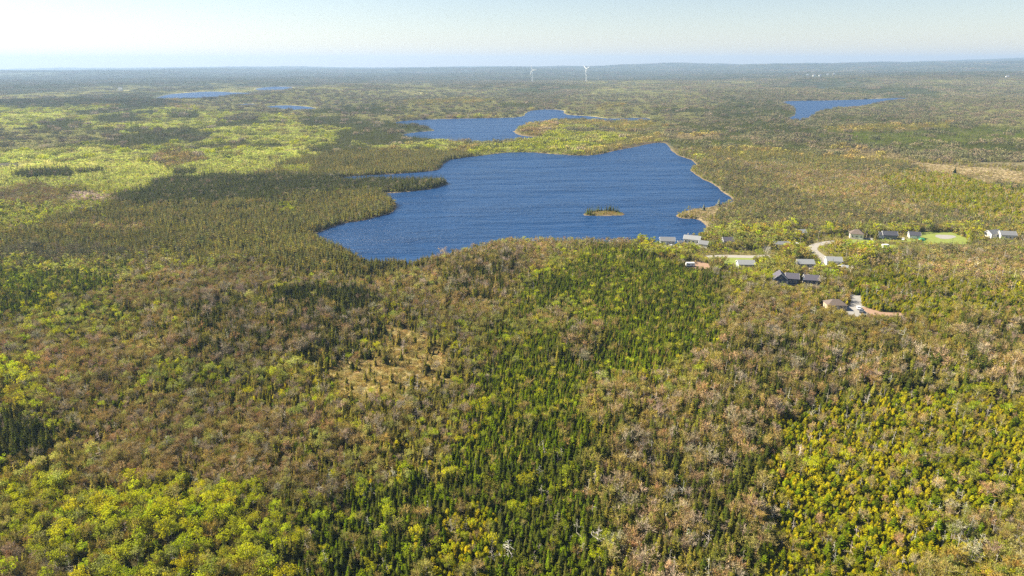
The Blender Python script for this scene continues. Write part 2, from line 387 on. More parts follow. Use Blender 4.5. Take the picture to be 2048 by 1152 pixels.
HARD = np.array([SI['lawn'], SI['soil'], SI['gravel']])
PURE = np.array([SI[n] for n in ('gfir', 'yfir', 'dfir', 'meadow', 'heath', 'dspruce')])
def stand_at(x, y, warp=1.0):
    px, py = to_px(x, y)
    def look(a, b):
        c = np.clip(((a - X0) / 2).astype(int), 0, RW - 1)
        r = np.clip(((b - Y0) / 2).astype(int), 0, RH - 1)
        return ras[r, c]
    s0 = look(px, py)
    k = np.clip(((py - 110) / 500) ** 1.25, .05, 1.2) * warp
    wx = (fbm(px / 55, py / 30, 5) - .5) * 90 * k + rng.normal(0, 9, px.shape) * k
    wy = (fbm(px / 55, py / 30, 6) - .5) * 44 * k + rng.normal(0, 4, px.shape) * k
    # outliers: trees that seeded themselves well outside their stand
    o = rng.random(px.shape) < np.where(np.isin(s0, PURE), .03, .20)
    wx = wx + np.where(o, rng.normal(0, 46, px.shape) * k, 0); wy = wy + np.where(o, rng.normal(0, 22, px.shape) * k, 0)
    s1 = look(px + wx, py + wy)
    s1 = np.where(np.isin(s0, HARD) | np.isin(s1, HARD), s0, s1)
    # groves and openings too small to outline one by one, out on the far plain
    d = np.hypot(x, y); far = d > 1050
    g1 = fbm(x / 210, y / 260, 131, 4); g2 = fbm(x / 620, y / 900, 151, 4)
    t = sstep(1600, 3200, d)
    g = g1 * (1 - t) + g2 * t
    op = np.isin(s1, [SI['meadow'], SI['omeadow'], SI['lime']]); gr = np.isin(s1, [SI['fargrey'], SI['mix'], SI['ymix'], SI['farwood']])
    s1 = np.where(far & op & (g > .645), SI['dspruce'], s1)
    s1 = np.where(far & op & (g < .29), SI['fargrey'], s1)
    s1 = np.where(far & gr & (g > .61), SI['farwood'], s1)
    s1 = np.where(far & gr & (g < .40) & (d < 4600), SI['omeadow'], s1)
    s1 = np.where((d > 5200) & gr, SI['farwood'], s1)
    return s1

# ------------------------------------------------------------------ materials
def nodes(mat):
    mat.use_nodes = True
    nt = mat.node_tree
    nt.nodes.clear()
    out = nt.nodes.new("ShaderNodeOutputMaterial")
    return nt, out

def mat_plain(name, col, rough=0.7, var=0.12, scale=1.5, metallic=0.0, bump=0.0, spec=0.3):
    m = bpy.data.materials.new(name)
    nt, out = nodes(m)
    b = nt.nodes.new("ShaderNodeBsdfPrincipled")
    b.inputs["Roughness"].default_value = rough
    b.inputs["Metallic"].default_value = metallic
    b.inputs["Specular IOR Level"].default_value = spec
    tc = nt.nodes.new("ShaderNodeTexCoord")
    nz = nt.nodes.new("ShaderNodeTexNoise")
    nz.inputs["Scale"].default_value = scale
    nz.inputs["Detail"].default_value = 4
    nt.links.new(tc.outputs["Object"], nz.inputs["Vector"])
    mx = nt.nodes.new("ShaderNodeMix"); mx.data_type = 'RGBA'
    mx.inputs[6].default_value = (*[c * (1 - var) for c in col], 1)
    mx.inputs[7].default_value = (*[min(c * (1 + var), 1) for c in col], 1)
    nt.links.new(nz.outputs["Fac"], mx.inputs[0])
    nt.links.new(mx.outputs[2], b.inputs["Base Color"])
    if bump:
        bp = nt.nodes.new("ShaderNodeBump"); bp.inputs["Strength"].default_value = bump
        nt.links.new(nz.outputs["Fac"], bp.inputs["Height"])
        nt.links.new(bp.outputs[0], b.inputs["Normal"])
    nt.links.new(b.outputs[0], out.inputs[0])
    return m

def mat_foliage(name, trans, gain=1.0):
    """Colour = the tree's own tint x the random variation of each leaf clump."""
    m = bpy.data.materials.new(name)
    nt, out = nodes(m)
    at = nt.nodes.new("ShaderNodeAttribute"); at.attribute_type = 'INSTANCER'; at.attribute_name = "tint"
    av = nt.nodes.new("ShaderNodeAttribute"); av.attribute_type = 'GEOMETRY'; av.attribute_name = "var"
    mul = nt.nodes.new("ShaderNodeMix"); mul.data_type = 'RGBA'; mul.blend_type = 'MULTIPLY'
    mul.inputs[0].default_value = 1.0
    nt.links.new(at.outputs["Color"], mul.inputs[6]); nt.links.new(av.outputs["Color"], mul.inputs[7])
    d = nt.nodes.new("ShaderNodeBsdfDiffuse")
    nt.links.new(mul.outputs[2], d.inputs["Color"])
    if trans > 0:
        t = nt.nodes.new("ShaderNodeBsdfTranslucent")
        nt.links.new(mul.outputs[2], t.inputs["Color"])
        ms = nt.nodes.new("ShaderNodeMixShader"); ms.inputs[0].default_value = trans
        nt.links.new(d.outputs[0], ms.inputs[1]); nt.links.new(t.outputs[0], ms.inputs[2])
        nt.links.new(ms.outputs[0], out.inputs[0])
    else:
        nt.links.new(d.outputs[0], out.inputs[0])
    return m

M_NEEDLE = mat_foliage("needles", 0.18)
M_LEAF = mat_foliage("young_leaves", 0.48)
M_TWIG = mat_foliage("twigs_and_buds", 0.15)
M_DEADW = mat_foliage("dead_wood", 0.0)
M_BARK = mat_plain("bark", (0.16, 0.13, 0.105), 0.9, 0.3, 3)
M_BARKPALE = mat_plain("pale_bark", (0.34, 0.30, 0.26), 0.9, 0.3, 3)

# ------------------------------------------------------------------ mesh building
class MB:
    def __init__(self):
        self.v = []; self.f = []; self.c = []; self.m = []
    def add(self, verts, faces, col=(1, 1, 1), mat=0):
        o = len(self.v)
        self.v.extend(verts)
        for f in faces:
            self.f.append(tuple(i + o for i in f)); self.c.append(col); self.m.append(mat)
    def mesh(self, name, mats):
        me = bpy.data.meshes.new(name)
        me.from_pydata([tuple(p) for p in self.v], [], self.f)
        for mt in mats:
            me.materials.append(mt)
        if len(mats) > 1:
            me.polygons.foreach_set("material_index", np.array(self.m, np.int32))
        a = me.attributes.new("var", 'FLOAT_COLOR', 'FACE')
        a.data.foreach_set("color", np.array([(*c, 1) for c in self.c], np.float32).ravel())
        me.update()
        return me
    def box(self, x0, x1, y0, y1, z0, z1, mat=0):
        v = [(x0,y0,z0),(x1,y0,z0),(x1,y1,z0),(x0,y1,z0),(x0,y0,z1),(x1,y0,z1),(x1,y1,z1),(x0,y1,z1)]
        self.add(v, [(0,3,2,1),(4,5,6,7),(0,1,5,4),(1,2,6,5),(2,3,7,6),(3,0,4,7)], mat=mat)
    def tube(self, p, q, r0, r1, n=5, mat=0, cap=False, col=(1, 1, 1)):
        p = np.array(p, float); q = np.array(q, float)
        d = q - p; d /= np.linalg.norm(d) + 1e-9
        a = np.array((1, 0, 0)) if abs(d[0]) < 0.8 else np.array((0, 1, 0))
        u = np.cross(d, a); u /= np.linalg.norm(u); w = np.cross(d, u)
        vs_ = []
        for c, r in ((p, r0), (q, r1)):
            for k in range(n):
                t = 2 * math.pi * k / n
                vs_.append(c + r * (math.cos(t) * u + math.sin(t) * w))
        fs = [(k, (k + 1) % n, n + (k + 1) % n, n + k) for k in range(n)]
        if cap:
            fs += [tuple(range(n - 1, -1, -1)), tuple(range(n, 2 * n))]
        self.add(vs_, fs, col, mat)

def vcol(s=0.22, hue=0.06):
    b = random.uniform(1 - s, 1 + s)
    return (b * random.uniform(1 - hue, 1 + hue), b, b * random.uniform(1 - 2 * hue, 1 + 2 * hue))

def conifer(h, r, whorls, per, droop, base=0.08, mb=None, mt=None, off=(0, 0, 0), pw=0.85, both=True, s=0.2):
    """Spruce or fir: whorls of drooping boughs round a tapering stem."""
    mb = mb or MB()
    ox, oy, oz = off
    for i in range(whorls):
        t = i / (whorls - 1 + 1e-6)
        z = h * (base + (0.95 - base) * t) + random.uniform(-.02, .02) * h
        rr = r * ((1 - t) ** pw * 0.95 + 0.06)
        n = max(3, int(round(per * (0.55 + 0.45 * (1 - t)))))
        a0 = random.uniform(0, 6.28)
        for k in range(n):
            a = a0 + 6.283 * k / n + random.uniform(-.35, .35)
            L = rr * random.uniform(0.68, 1.2)
            dz = -droop * L * random.uniform(.6, 1.4)
            w = max(0.42 * L * random.uniform(.8, 1.25), 0.05 * r)
            ca, sa = math.cos(a), math.sin(a)
            c = vcol(s)
            zt = z + dz
            B = (ox + 0.05 * ca, oy + 0.05 * sa, oz + z + 0.10 * L)
            Tp = (ox + L * ca, oy + L * sa, oz + zt)
            mx_, my_, mz = ox + 0.58 * L * ca, oy + 0.58 * L * sa, oz + z + 0.35 * dz
            mb.add([B, (mx_ - w * sa, my_ + w * ca, mz - .12 * L), Tp, (mx_ + w * sa, my_ - w * ca, mz - .12 * L)], [(0, 1, 2), (0, 2, 3)], c)
            if both:
                mb.add([B, (mx_, my_, mz + .30 * w), Tp, (mx_, my_, mz - 0.85 * w)], [(0, 1, 2), (0, 2, 3)], vcol(s))
    mb.add([(ox - .05 * r, oy, oz + h * .86), (ox + .05 * r, oy + .04 * r, oz + h * .86), (ox, oy, oz + h * 1.02)], [(0, 1, 2)], (1, 1, 1))
    mb.add([(ox, oy - .06 * r, oz + h * .86), (ox, oy + .06 * r, oz + h * .86), (ox, oy, oz + h * 1.02)], [(0, 1, 2)], (1, 1, 1))
    if mt is not None:
        mt.tube((ox, oy, oz - 0.5), (ox, oy, oz + h * .9), 0.018 * h, 0.004 * h, 5)
    return mb

def quad(mb, p, size, nrm_bias, col, mat=0):
    n = np.random.default_rng(random.randrange(1 << 30)).normal(size=3)
    n = n / (np.linalg.norm(n) + 1e-9) + nrm_bias
    n /= np.linalg.norm(n) + 1e-9
    a = np.array((0, 0, 1.0)) if abs(n[2]) < .9 else np.array((1.0, 0, 0))
    u = np.cross(n, a); u /= np.linalg.norm(u); w = np.cross(n, u)
    t = random.uniform(0, 6.28)
    u, w = u * math.cos(t) + w * math.sin(t), w * math.cos(t) - u * math.sin(t)
    s1 = size * random.uniform(.7, 1.3); s2 = size * random.uniform(.5, 1.0)
    p = np.array(p)
    mb.add([p - u * s1, p - w * s2, p + u * s1, p + w * s2], [(0, 1, 2, 3)], col, mat)

def limbs(mt, h, r, n, lo, hi, trunk_r=0.02, seg=4):
    """Trunk and limbs of a hardwood; returns the limb axes."""
    lean = (random.uniform(-.05, .05) * h, random.uniform(-.05, .05) * h)
    top = (lean[0], lean[1], h * .82)
    mt.tube((0, 0, -0.5), (lean[0] * .5, lean[1] * .5, h * .42), trunk_r * h, trunk_r * h * .65, seg + 1)
    mt.tube((lean[0] * .5, lean[1] * .5, h * .42), top, trunk_r * h * .65, trunk_r * h * .2, seg)
    ax = []
    for k in range(n):
        t = random.uniform(lo, hi)
        a = k * 2.4 + random.uniform(-.5, .5)
        p = np.array((lean[0] * t, lean[1] * t, h * t))
        L = r * random.uniform(.65, 1.05) * (1.15 - .55 * (t - lo) / (hi - lo + 1e-6))
        q = p + np.array((math.cos(a) * L, math.sin(a) * L, L * random.uniform(.45, 1.0)))
        q[2] = min(q[2], h * .99)
        mt.tube(p, q, trunk_r * h * .34, trunk_r * h * .08, 3)
        ax.append((p, q))
    ax.append((np.array((lean[0] * .5, lean[1] * .5, h * .5)), np.array(top) + np.array((0, 0, h * .15))))
    return ax

def leafy(h, r, nclump, nleaf, size, mb, mt, lim=8, off=None):
    ax = limbs(mt, h, r, lim, .28, .75)
    cl = []
    for p, q in ax:
        for k in range(max(1, nclump // len(ax))):
            t = random.uniform(.45, 1.05)
            cl.append(p + (q - p) * t + np.array([random.uniform(-.22, .22) * r for _ in range(3)]))
    for c in cl:
        rr = r * random.uniform(.22, .40)
        cc = vcol(.16, .05)
        ctr = np.array((0, 0, h * .5))
        for k in range(nleaf):
            v = np.random.default_rng(random.randrange(1 << 30)).normal(size=3)
            v = v / np.linalg.norm(v) * rr * random.uniform(.5, 1.0)
            p = c + v * np.array((1, 1, .8))
            f = vcol(.18, .05)
            quad(mb, p, size, v / rr * .6 + np.array((0, 0, .45)), tuple(cc[i] * f[i] for i in range(3)))
    return mb

def bare(h, r, ntwig, mb, mt, lim=12, width=.045, buds=90, bud=.09):
    ax = limbs(mt, h, r, lim, .26, .80, .017)
    per = ntwig // len(ax)
    tips = []
    for p, q in ax:
        cc = vcol(.12, .06)
        for k in range(per):
            t = random.uniform(.25, 1.0)
            s0 = p + (q - p) * t
            out = (q - p) / (np.linalg.norm(q - p) + 1e-9)
            d = out * .6 + np.random.default_rng(random.randrange(1 << 30)).normal(size=3) * .55 + np.array((0, 0, .38))
            d /= np.linalg.norm(d)
            L = r * random.uniform(.28, .62)
            e = s0 + d * L
            e[2] = min(e[2], h * 1.04)
            a = np.cross(d, np.array((random.uniform(-1, 1), random.uniform(-1, 1), .3)))
            a /= np.linalg.norm(a) + 1e-9
            w = width * random.uniform(.7, 1.4)
            f = vcol(.2, .06)
            mb.add([s0 + a * w, s0 - a * w, e - a * w * .35, e + a * w * .35], [(0, 1, 2, 3)], tuple(cc[i] * f[i] for i in range(3)))
            tips.append((s0, e))
    for k in range(buds):
        s0, e = random.choice(tips)
        quad(mb, s0 + (e - s0) * random.uniform(.4, 1.05), bud, np.array((0, 0, .4)), vcol(.22, .1))
    return mb

def dead(h, mb, n=16, thick=1.0):
    lean = np.array((random.uniform(-.06, .06) * h, random.uniform(-.06, .06) * h, 0))
    mb.tube((0, 0, -0.5), lean * .5 + np.array((0, 0, h * .5)), .017 * h * thick, .012 * h * thick, 5)
    mb.tube(lean * .5 + np.array((0, 0, h * .5)), lean + np.array((0, 0, h)), .012 * h * thick, .003 * h, 4)
    for k in range(n):
        t = random.uniform(.25, .96)
        a = random.uniform(0, 6.28)
        L = h * random.uniform(.10, .26) * (1.15 - t)* 1.5
        p = lean * t + np.array((0, 0, h * t))
        q = p + np.array((math.cos(a) * L, math.sin(a) * L, L * random.uniform(-.3, .45)))
        mb.tube(p, q, .0065 * h * thick, .002 * h, 3, col=vcol(.15, .03))
        for j in range(3):
            b = p + (q - p) * random.uniform(.4, 1)
            a2 = a + random.uniform(-1, 1)
            l2 = L * random.uniform(.25, .5)
            mb.tube(b, b + np.array((math.cos(a2) * l2, math.sin(a2) * l2, l2 * random.uniform(-.4, .5))), .0035 * h * thick, .0015 * h, 3, col=vcol(.15, .03))
    return mb

def shrub(h, r, n, size, mb):
    for k in range(n):
        a = random.uniform(0, 6.28); rr = r * math.sqrt(random.random())
        z = h * random.uniform(.15, 1.0) * math.sqrt(max(0, 1 - (rr / r) ** 2 * .8))
        quad(mb, np.array((rr * math.cos(a), rr * math.sin(a), z)), size, np.array((0, 0, .6)), vcol(.25, .07))
    return mb

PROTO = {}                                   # kind -> list of (full mesh, trunk mesh, crown mesh, nominal height)
def combine(nm, crown, trunk, mc, mt_):
    full = MB()
    full.add(crown.v, crown.f)
    full.c = list(crown.c); full.m = [0] * len(crown.f)
    o = len(full.v)
    full.v += trunk.v; full.f += [tuple(i + o for i in f) for f in trunk.f]; full.c += trunk.c; full.m += [1] * len(trunk.f)
    return full.mesh(nm, [mc, mt_])

def make_protos():
    for kind in ('spruce', 'fir', 'leafy', 'bare', 'dead', 'shrub'):
        for lod in (0, 1):
            lst = []
            for v in range(5 if lod == 0 else 4):
                c, t = MB(), MB()
                if kind == 'spruce':
                    h = 7.0
                    conifer(h, random.uniform(1.3, 1.85), 13 if lod == 0 else 7, 7 if lod == 0 else 5, random.uniform(.25, .5), random.uniform(.05, .16), c, t, both=(lod == 0), pw=random.uniform(.75, 1.0))
                    mc, mt_ = M_NEEDLE, M_BARK
                elif kind == 'fir':
                    h = 4.5
                    conifer(h, random.uniform(1.35, 1.8), 9 if lod == 0 else 6, 8 if lod == 0 else 6, random.uniform(-.35, .05), .03, c, t, both=True, pw=random.uniform(.42, .65), s=.28)
                    mc, mt_ = M_NEEDLE, M_BARK
                elif kind == 'leafy':
                    h = 6.0
                    leafy(h, random.uniform(1.9, 2.6), 34 if lod == 0 else 12, 20 if lod == 0 else 12, .15 if lod == 0 else .30, c, t)
                    mc, mt_ = M_LEAF, M_BARKPALE
                elif kind == 'bare':
                    h = 6.0
                    bare(h, random.uniform(1.5, 2.2), 330 if lod == 0 else 100, c, t, 13 if lod == 0 else 7, .030 if lod == 0 else .07, 420 if lod == 0 else 90, .085 if lod == 0 else .18)
                    mc, mt_ = M_TWIG, M_BARKPALE
                elif kind == 'dead':
                    h = 6.0
                    dead(h, t, 18 if lod == 0 else 9, 1.0 if lod == 0 else 1.5)
                    mc, mt_ = M_DEADW, M_DEADW
                else:
                    h = 1.5
                    shrub(h, 1.5, 120 if lod == 0 else 34, .16 if lod == 0 else .32, c)
                    mc, mt_ = M_LEAF, M_BARK
                full = combine(f"{kind}_{lod}{v}", c, t, mc, mt_)
                lst.append((full, t.mesh(kind + "_trunk", [mt_]) if t.v else None, c.mesh(kind + "_crown", [mc]) if c.v else None, h))
            PROTO[kind, lod] = lst
    # blocks of forest for the middle and far distance
    def hardclump(mb, h, r, off, n, size, var):
        for k in range(n):
            v = np.random.default_rng(random.randrange(1 << 30)).normal(size=3); v /= np.linalg.norm(v)
            p = np.array(off) + np.array((v[0] * r, v[1] * r, h * .6 + v[2] * h * .38)) * 1.0
            f = vcol(.16, .05)
            quad(mb, p, size, v * .7 + np.array((0, 0, .5)), tuple(var[i] * f[i] for i in range(3)))
    for kind, mat in (('conifer_block', M_NEEDLE), ('hardwood_block', M_TWIG), ('shrub_block', M_LEAF)):
        for lod, size, cnt in ((0, 13.0, 22), (1, 42.0, 70), (2, 130.0, 90)):
            lst = []
            for v in range(4):
                c = MB()
                for k in range(cnt):
                    x, y = random.uniform(-.55, .55) * size, random.uniform(-.55, .55) * size
                    sc = (1, 1.5, 4.0)[lod]
                    if kind == 'conifer_block':
                        hh = 6.5 * random.uniform(.6, 1.3) * (1, 1.05, 1.3)[lod]
                        n0 = len(c.c)
                        conifer(hh, 1.5 * sc * random.uniform(.8, 1.2), 4 if lod == 0 else 3, 5, .3, .02, c, None, (x, y, -0.3), both=False)
                        b = random.uniform(.65, 1.4); wm = random.uniform(.9, 1.15)
                        for i in range(n0, len(c.c)):
                            c.c[i] = (c.c[i][0] * b * wm, c.c[i][1] * b, c.c[i][2] * b)
                    elif kind == 'hardwood_block':
                        b = random.uniform(.75, 1.25); wm = random.uniform(.9, 1.12)
                        hardclump(c, 6.0 * random.uniform(.7, 1.2) * (1, 1.05, 1.3)[lod], 1.9 * sc, (x, y, -.3), 16 if lod == 0 else 9, .75 * sc, (b * wm, b, b))
                    else:
                        b = random.uniform(.8, 1.2)
                        hardclump(c, 2.4 * random.uniform(.5, 1.2) * (1, 1.1, 1.5)[lod], 2.0 * sc, (x, y, -.3), 12 if lod == 0 else 8, .8 * sc, (b, b, b))
                lst.append((c.mesh(f"{kind}_{lod}{v}", [mat]), None, None, 1.0))
            PROTO[kind, 2 + lod] = lst
make_protos()

# ------------------------------------------------------------------ the ground sheet
def make_ground():
    az = np.concatenate([np.radians(np.linspace(-180, -50, 14))[:-1], np.radians(np.linspace(-50, 50, 460)), np.radians(np.linspace(50, 180, 14))[1:]])
    d = np.concatenate([[0.5, 20, 50, 80, 105], np.geomspace(118, 20500, 690)])
    A, D = np.meshgrid(az, d)
    x = (np.sin(A) * D).ravel(); y = (np.cos(A) * D).ravel()
    sd = lake_sd(x, y)
    z = height(x, y, sd)
    z = z + np.where(np.hypot(x, y) > 8500, (vnoise(x / 90, y / 90, 77) - .5) * 10 * sstep(8500, 11000, np.hypot(x, y)), 0)
    n_az, n_d = len(az), len(d)
    i = np.arange(n_d - 1)[:, None] * n_az + np.arange(n_az - 1)[None, :]
    q = np.stack([i, i + 1, i + n_az + 1, i + n_az], -1).reshape(-1, 4)[:, ::-1]
    me = bpy.data.meshes.new("ground")
    me.vertices.add(len(x)); me.vertices.foreach_set("co", np.stack([x, y, z], 1).astype(np.float32).ravel())
    me.loops.add(q.size); me.loops.foreach_set("vertex_index", q.astype(np.int32).ravel())
    me.polygons.add(len(q)); me.polygons.foreach_set("loop_start", (np.arange(len(q)) * 4).astype(np.int32))
    me.polygons.foreach_set("loop_total", np.full(len(q), 4, np.int32))
    me.polygons.foreach_set("use_smooth", np.ones(len(q), bool))
    me.update(calc_edges=True)
    s = stand_at(x, np.maximum(y, 20), .8)
    s = np.where(np.isin(s, HARD), SI['yard'], s)
    gc = np.array([S[n][1] for n in SN])[s]
    reed = (1 - sstep(0.5, 2.2, sd))[:, None]
    bankc = np.array((0.17, 0.13, 0.085)) * (0.6 + .8 * fbm(x / 14, y / 14, 9))[:, None]
    gc = gc * (1 - reed) + bankc * reed
    a = me.attributes.new("soil", 'FLOAT_COLOR', 'POINT')
    a.data.foreach_set("color", np.concatenate([gc, np.ones((len(gc), 1))], 1).astype(np.float32).ravel())
    m = bpy.data.materials.new("forest_floor")
    nt, out = nodes(m)
    b = nt.nodes.new("ShaderNodeBsdfPrincipled"); b.inputs["Roughness"].default_value = .95; b.inputs["Specular IOR Level"].default_value = .1
    at = nt.nodes.new("ShaderNodeAttribute"); at.attribute_name = "soil"
    tc = nt.nodes.new("ShaderNodeTexCoord")
    nz = nt.nodes.new("ShaderNodeTexNoise"); nz.inputs["Scale"].default_value = .35; nz.inputs["Detail"].default_value = 8; nz.inputs["Roughness"].default_value = .75
    nt.links.new(tc.outputs["Object"], nz.inputs["Vector"])
    mr = nt.nodes.new("ShaderNodeMapRange"); mr.inputs[1].default_value = .3; mr.inputs[2].default_value = .7; mr.inputs[3].default_value = .45; mr.inputs[4].default_value = 1.5
    nt.links.new(nz.outputs["Fac"], mr.inputs[0])
    nz2 = nt.nodes.new("ShaderNodeTexNoise"); nz2.inputs["Scale"].default_value = .006; nz2.inputs["Detail"].default_value = 9; nz2.inputs["Roughness"].default_value = .7
    nt.links.new(tc.outputs["Object"], nz2.inputs["Vector"])
    mr2 = nt.nodes.new("ShaderNodeMapRange"); mr2.inputs[1].default_value = .3; mr2.inputs[2].default_value = .7; mr2.inputs[3].default_value = .6; mr2.inputs[4].default_value = 1.4
    nt.links.new(nz2.outputs["Fac"], mr2.inputs[0])
    mm = nt.nodes.new("ShaderNodeMath"); mm.operation = 'MULTIPLY'
    nt.links.new(mr.outputs[0], mm.inputs[0]); nt.links.new(mr2.outputs[0], mm.inputs[1])
    vm = nt.nodes.new("ShaderNodeVectorMath"); vm.operation = 'SCALE'
    nt.links.new(at.outputs["Color"], vm.inputs[0]); nt.links.new(mm.outputs[0], vm.inputs["Scale"])
    nt.links.new(vm.outputs[0], b.inputs["Base Color"])
    bp = nt.nodes.new("ShaderNodeBump"); bp.inputs["Strength"].default_value = .6; bp.inputs["Distance"].default_value = .5
    nt.links.new(nz.outputs["Fac"], bp.inputs["Height"]); nt.links.new(bp.outputs[0], b.inputs["Normal"])
    nt.links.new(b.outputs[0], out.inputs[0])
    me.materials.append(m)
    o = bpy.data.objects.new("ground", me); COL.objects.link(o); o["kind"] = "structure"
make_ground()

# ------------------------------------------------------------------ water
def mat_water():
    m = bpy.data.materials.new("lake_water")
    nt, out = nodes(m)
    b = nt.nodes.new("ShaderNodeBsdfPrincipled")
    b.inputs["Base Color"].default_value = (0.008, 0.041, 0.125, 1)
    b.inputs["IOR"].default_value = 1.333
    b.inputs["Specular IOR Level"].default_value = .25
    b.inputs["Roughness"].default_value = .32
    geo = nt.nodes.new("ShaderNodeNewGeometry")
    # wind-drawn streaks: rougher and smoother lanes lying across the lake
    mp = nt.nodes.new("ShaderNodeMapping"); mp.inputs["Rotation"].default_value = (0, 0, math.radians(-12)); mp.inputs["Scale"].default_value = (.007, .030, .02)
    nt.links.new(geo.outputs["Position"], mp.inputs[0])
    st_ = nt.nodes.new("ShaderNodeTexNoise"); st_.inputs["Scale"].default_value = 1; st_.inputs["Detail"].default_value = 5; st_.inputs["Roughness"].default_value = .6
    nt.links.new(mp.outputs[0], st_.inputs["Vector"])
    mr = nt.nodes.new("ShaderNodeMapRange"); mr.inputs[1].default_value = .35; mr.inputs[2].default_value = .68; mr.inputs[3].default_value = .25; mr.inputs[4].default_value = 1.5
    nt.links.new(st_.outputs["Fac"], mr.inputs[0])
    mp2 = nt.nodes.new("ShaderNodeMapping"); mp2.inputs["Rotation"].default_value = (0, 0, math.radians(-20)); mp2.inputs["Scale"].default_value = (.28, .55, .4)
    nt.links.new(geo.outputs["Position"], mp2.inputs[0])
    wv = nt.nodes.new("ShaderNodeTexNoise"); wv.inputs["Scale"].default_value = 1; wv.inputs["Detail"].default_value = 5; wv.inputs["Roughness"].default_value = .65
    nt.links.new(mp2.outputs[0], wv.inputs["Vector"])
    bp = nt.nodes.new("ShaderNodeBump"); bp.inputs["Distance"].default_value = 1.3
    nt.links.new(wv.outputs["Fac"], bp.inputs["Height"]); nt.links.new(mr.outputs[0], bp.inputs["Strength"])
    # long low swells drawn out by the wind
    bp2 = nt.nodes.new("ShaderNodeBump"); bp2.inputs["Distance"].default_value = 14.0; bp2.inputs["Strength"].default_value = 1.0
    nt.links.new(st_.outputs["Fac"], bp2.inputs["Height"]); nt.links.new(bp.outputs[0], bp2.inputs["Normal"])
    nt.links.new(bp2.outputs[0], b.inputs["Normal"])
    nt.links.new(b.outputs[0], out.inputs[0])
    return m
M_WATER = mat_water()
for poly in lake_polys:
    c = poly.mean(0)
    # the sheet reaches a little under the banks
    area = np.sum(poly[:, 0] * np.roll(poly[:, 1], -1) - np.roll(poly[:, 0], -1) * poly[:, 1])
    tan = np.roll(poly, -1, 0) - np.roll(poly, 1, 0)
    nrm = np.stack([tan[:, 1], -tan[:, 0]], 1) / (np.linalg.norm(tan, axis=1, keepdims=True) + 1e-9) * np.sign(area)
    pp = poly + nrm * 2.5
    me = bpy.data.meshes.new("lake")
    idx = list(range(len(pp)))
    me.from_pydata([(p[0], p[1], 0.0) for p in pp], [], [idx if area > 0 else idx[::-1]])
    me.materials.append(M_WATER)
    o = bpy.data.objects.new("lake", me); COL.objects.link(o); o["kind"] = "structure"

# ------------------------------------------------------------------ things: helpers
def tag(o, label, cat, group=None):
    o["label"] = label; o["category"] = cat
    if group: o["group"] = group
    return o
def empty(name, x, y, z, rz=0.0):
    o = bpy.data.objects.new(name, None); COL.objects.link(o)
    o.empty_display_size = 1
    o.location = (x, y, z); o.rotation_euler = (0, 0, rz)
    return o
def part(name, mb, mat, parent):
    me = mb.mesh(name, [mat] if not isinstance(mat, list) else mat)
    o = bpy.data.objects.new(name, me); COL.objects.link(o); o.parent = parent
    return o

M_WHITE = mat_plain("white_siding", (0.68, 0.67, 0.64), .6, .05, 2)
M_CREAM = mat_plain("cream_siding", (0.72, 0.66, 0.56), .6, .06, 2)
M_GREYW = mat_plain("grey_siding", (0.36, 0.38, 0.40), .7, .08, 2)
M_NAVYW = mat_plain("dark_blue_siding", (0.055, 0.075, 0.13), .6, .1, 2)
M_TANW = mat_plain("tan_siding", (0.50, 0.40, 0.29), .7, .08, 2)
M_RGREY = mat_plain("grey_shingles", (0.155, 0.16, 0.175), .85, .15, 4, bump=.2)
M_RLGREY = mat_plain("pale_grey_shingles", (0.21, 0.22, 0.235), .8, .12, 4, bump=.2)
M_RDARK = mat_plain("charcoal_shingles", (0.055, 0.057, 0.075), .85, .2, 4, bump=.2)
M_RBROWN = mat_plain("brown_shingles", (0.125, 0.098, 0.085), .85, .15, 4, bump=.2)
M_RPURP = mat_plain("slate_shingles", (0.085, 0.08, 0.105), .85, .15, 4, bump=.2)
M_TRIM = mat_plain("white_trim", (0.72, 0.72, 0.70), .5, .03, 2)
M_GLASS = mat_plain("window_glass", (0.03, 0.04, 0.055), .08, .1, 1, spec=.8)
M_CONC = mat_plain("concrete", (0.42, 0.40, 0.37), .9, .12, 2)
M_ASPH = mat_plain("pale_worn_road", (0.27, 0.25, 0.225), .95, .12, .6)
M_GRAVEL = mat_plain("grey_gravel", (0.25, 0.24, 0.225), .95, .2, .8)
M_SOIL = mat_plain("red_soil", (0.27, 0.175, 0.12), .95, .2, .7)
M_LAWN = mat_plain("lawn_grass", (0.17, 0.205, 0.04), .95, .3, .3)
M_POLE = mat_plain("weathered_wood", (0.34, 0.29, 0.23), .9, .2, 3)
M_CARW = mat_plain("white_car_paint", (0.80, 0.80, 0.80), .25, .02, 1, spec=.5)
M_CARG = mat_plain("dark_grey_car_paint", (0.10, 0.105, 0.115), .25, .05, 1, spec=.5)
M_TYRE = mat_plain("tyre_rubber", (0.02, 0.02, 0.02), .8, .1, 3)
M_TARP = mat_plain("green_tarp", (0.05, 0.28, 0.13), .6, .15, 2)
M_TURB = mat_plain("turbine_white", (0.85, 0.86, 0.87), .4, .02, .2)

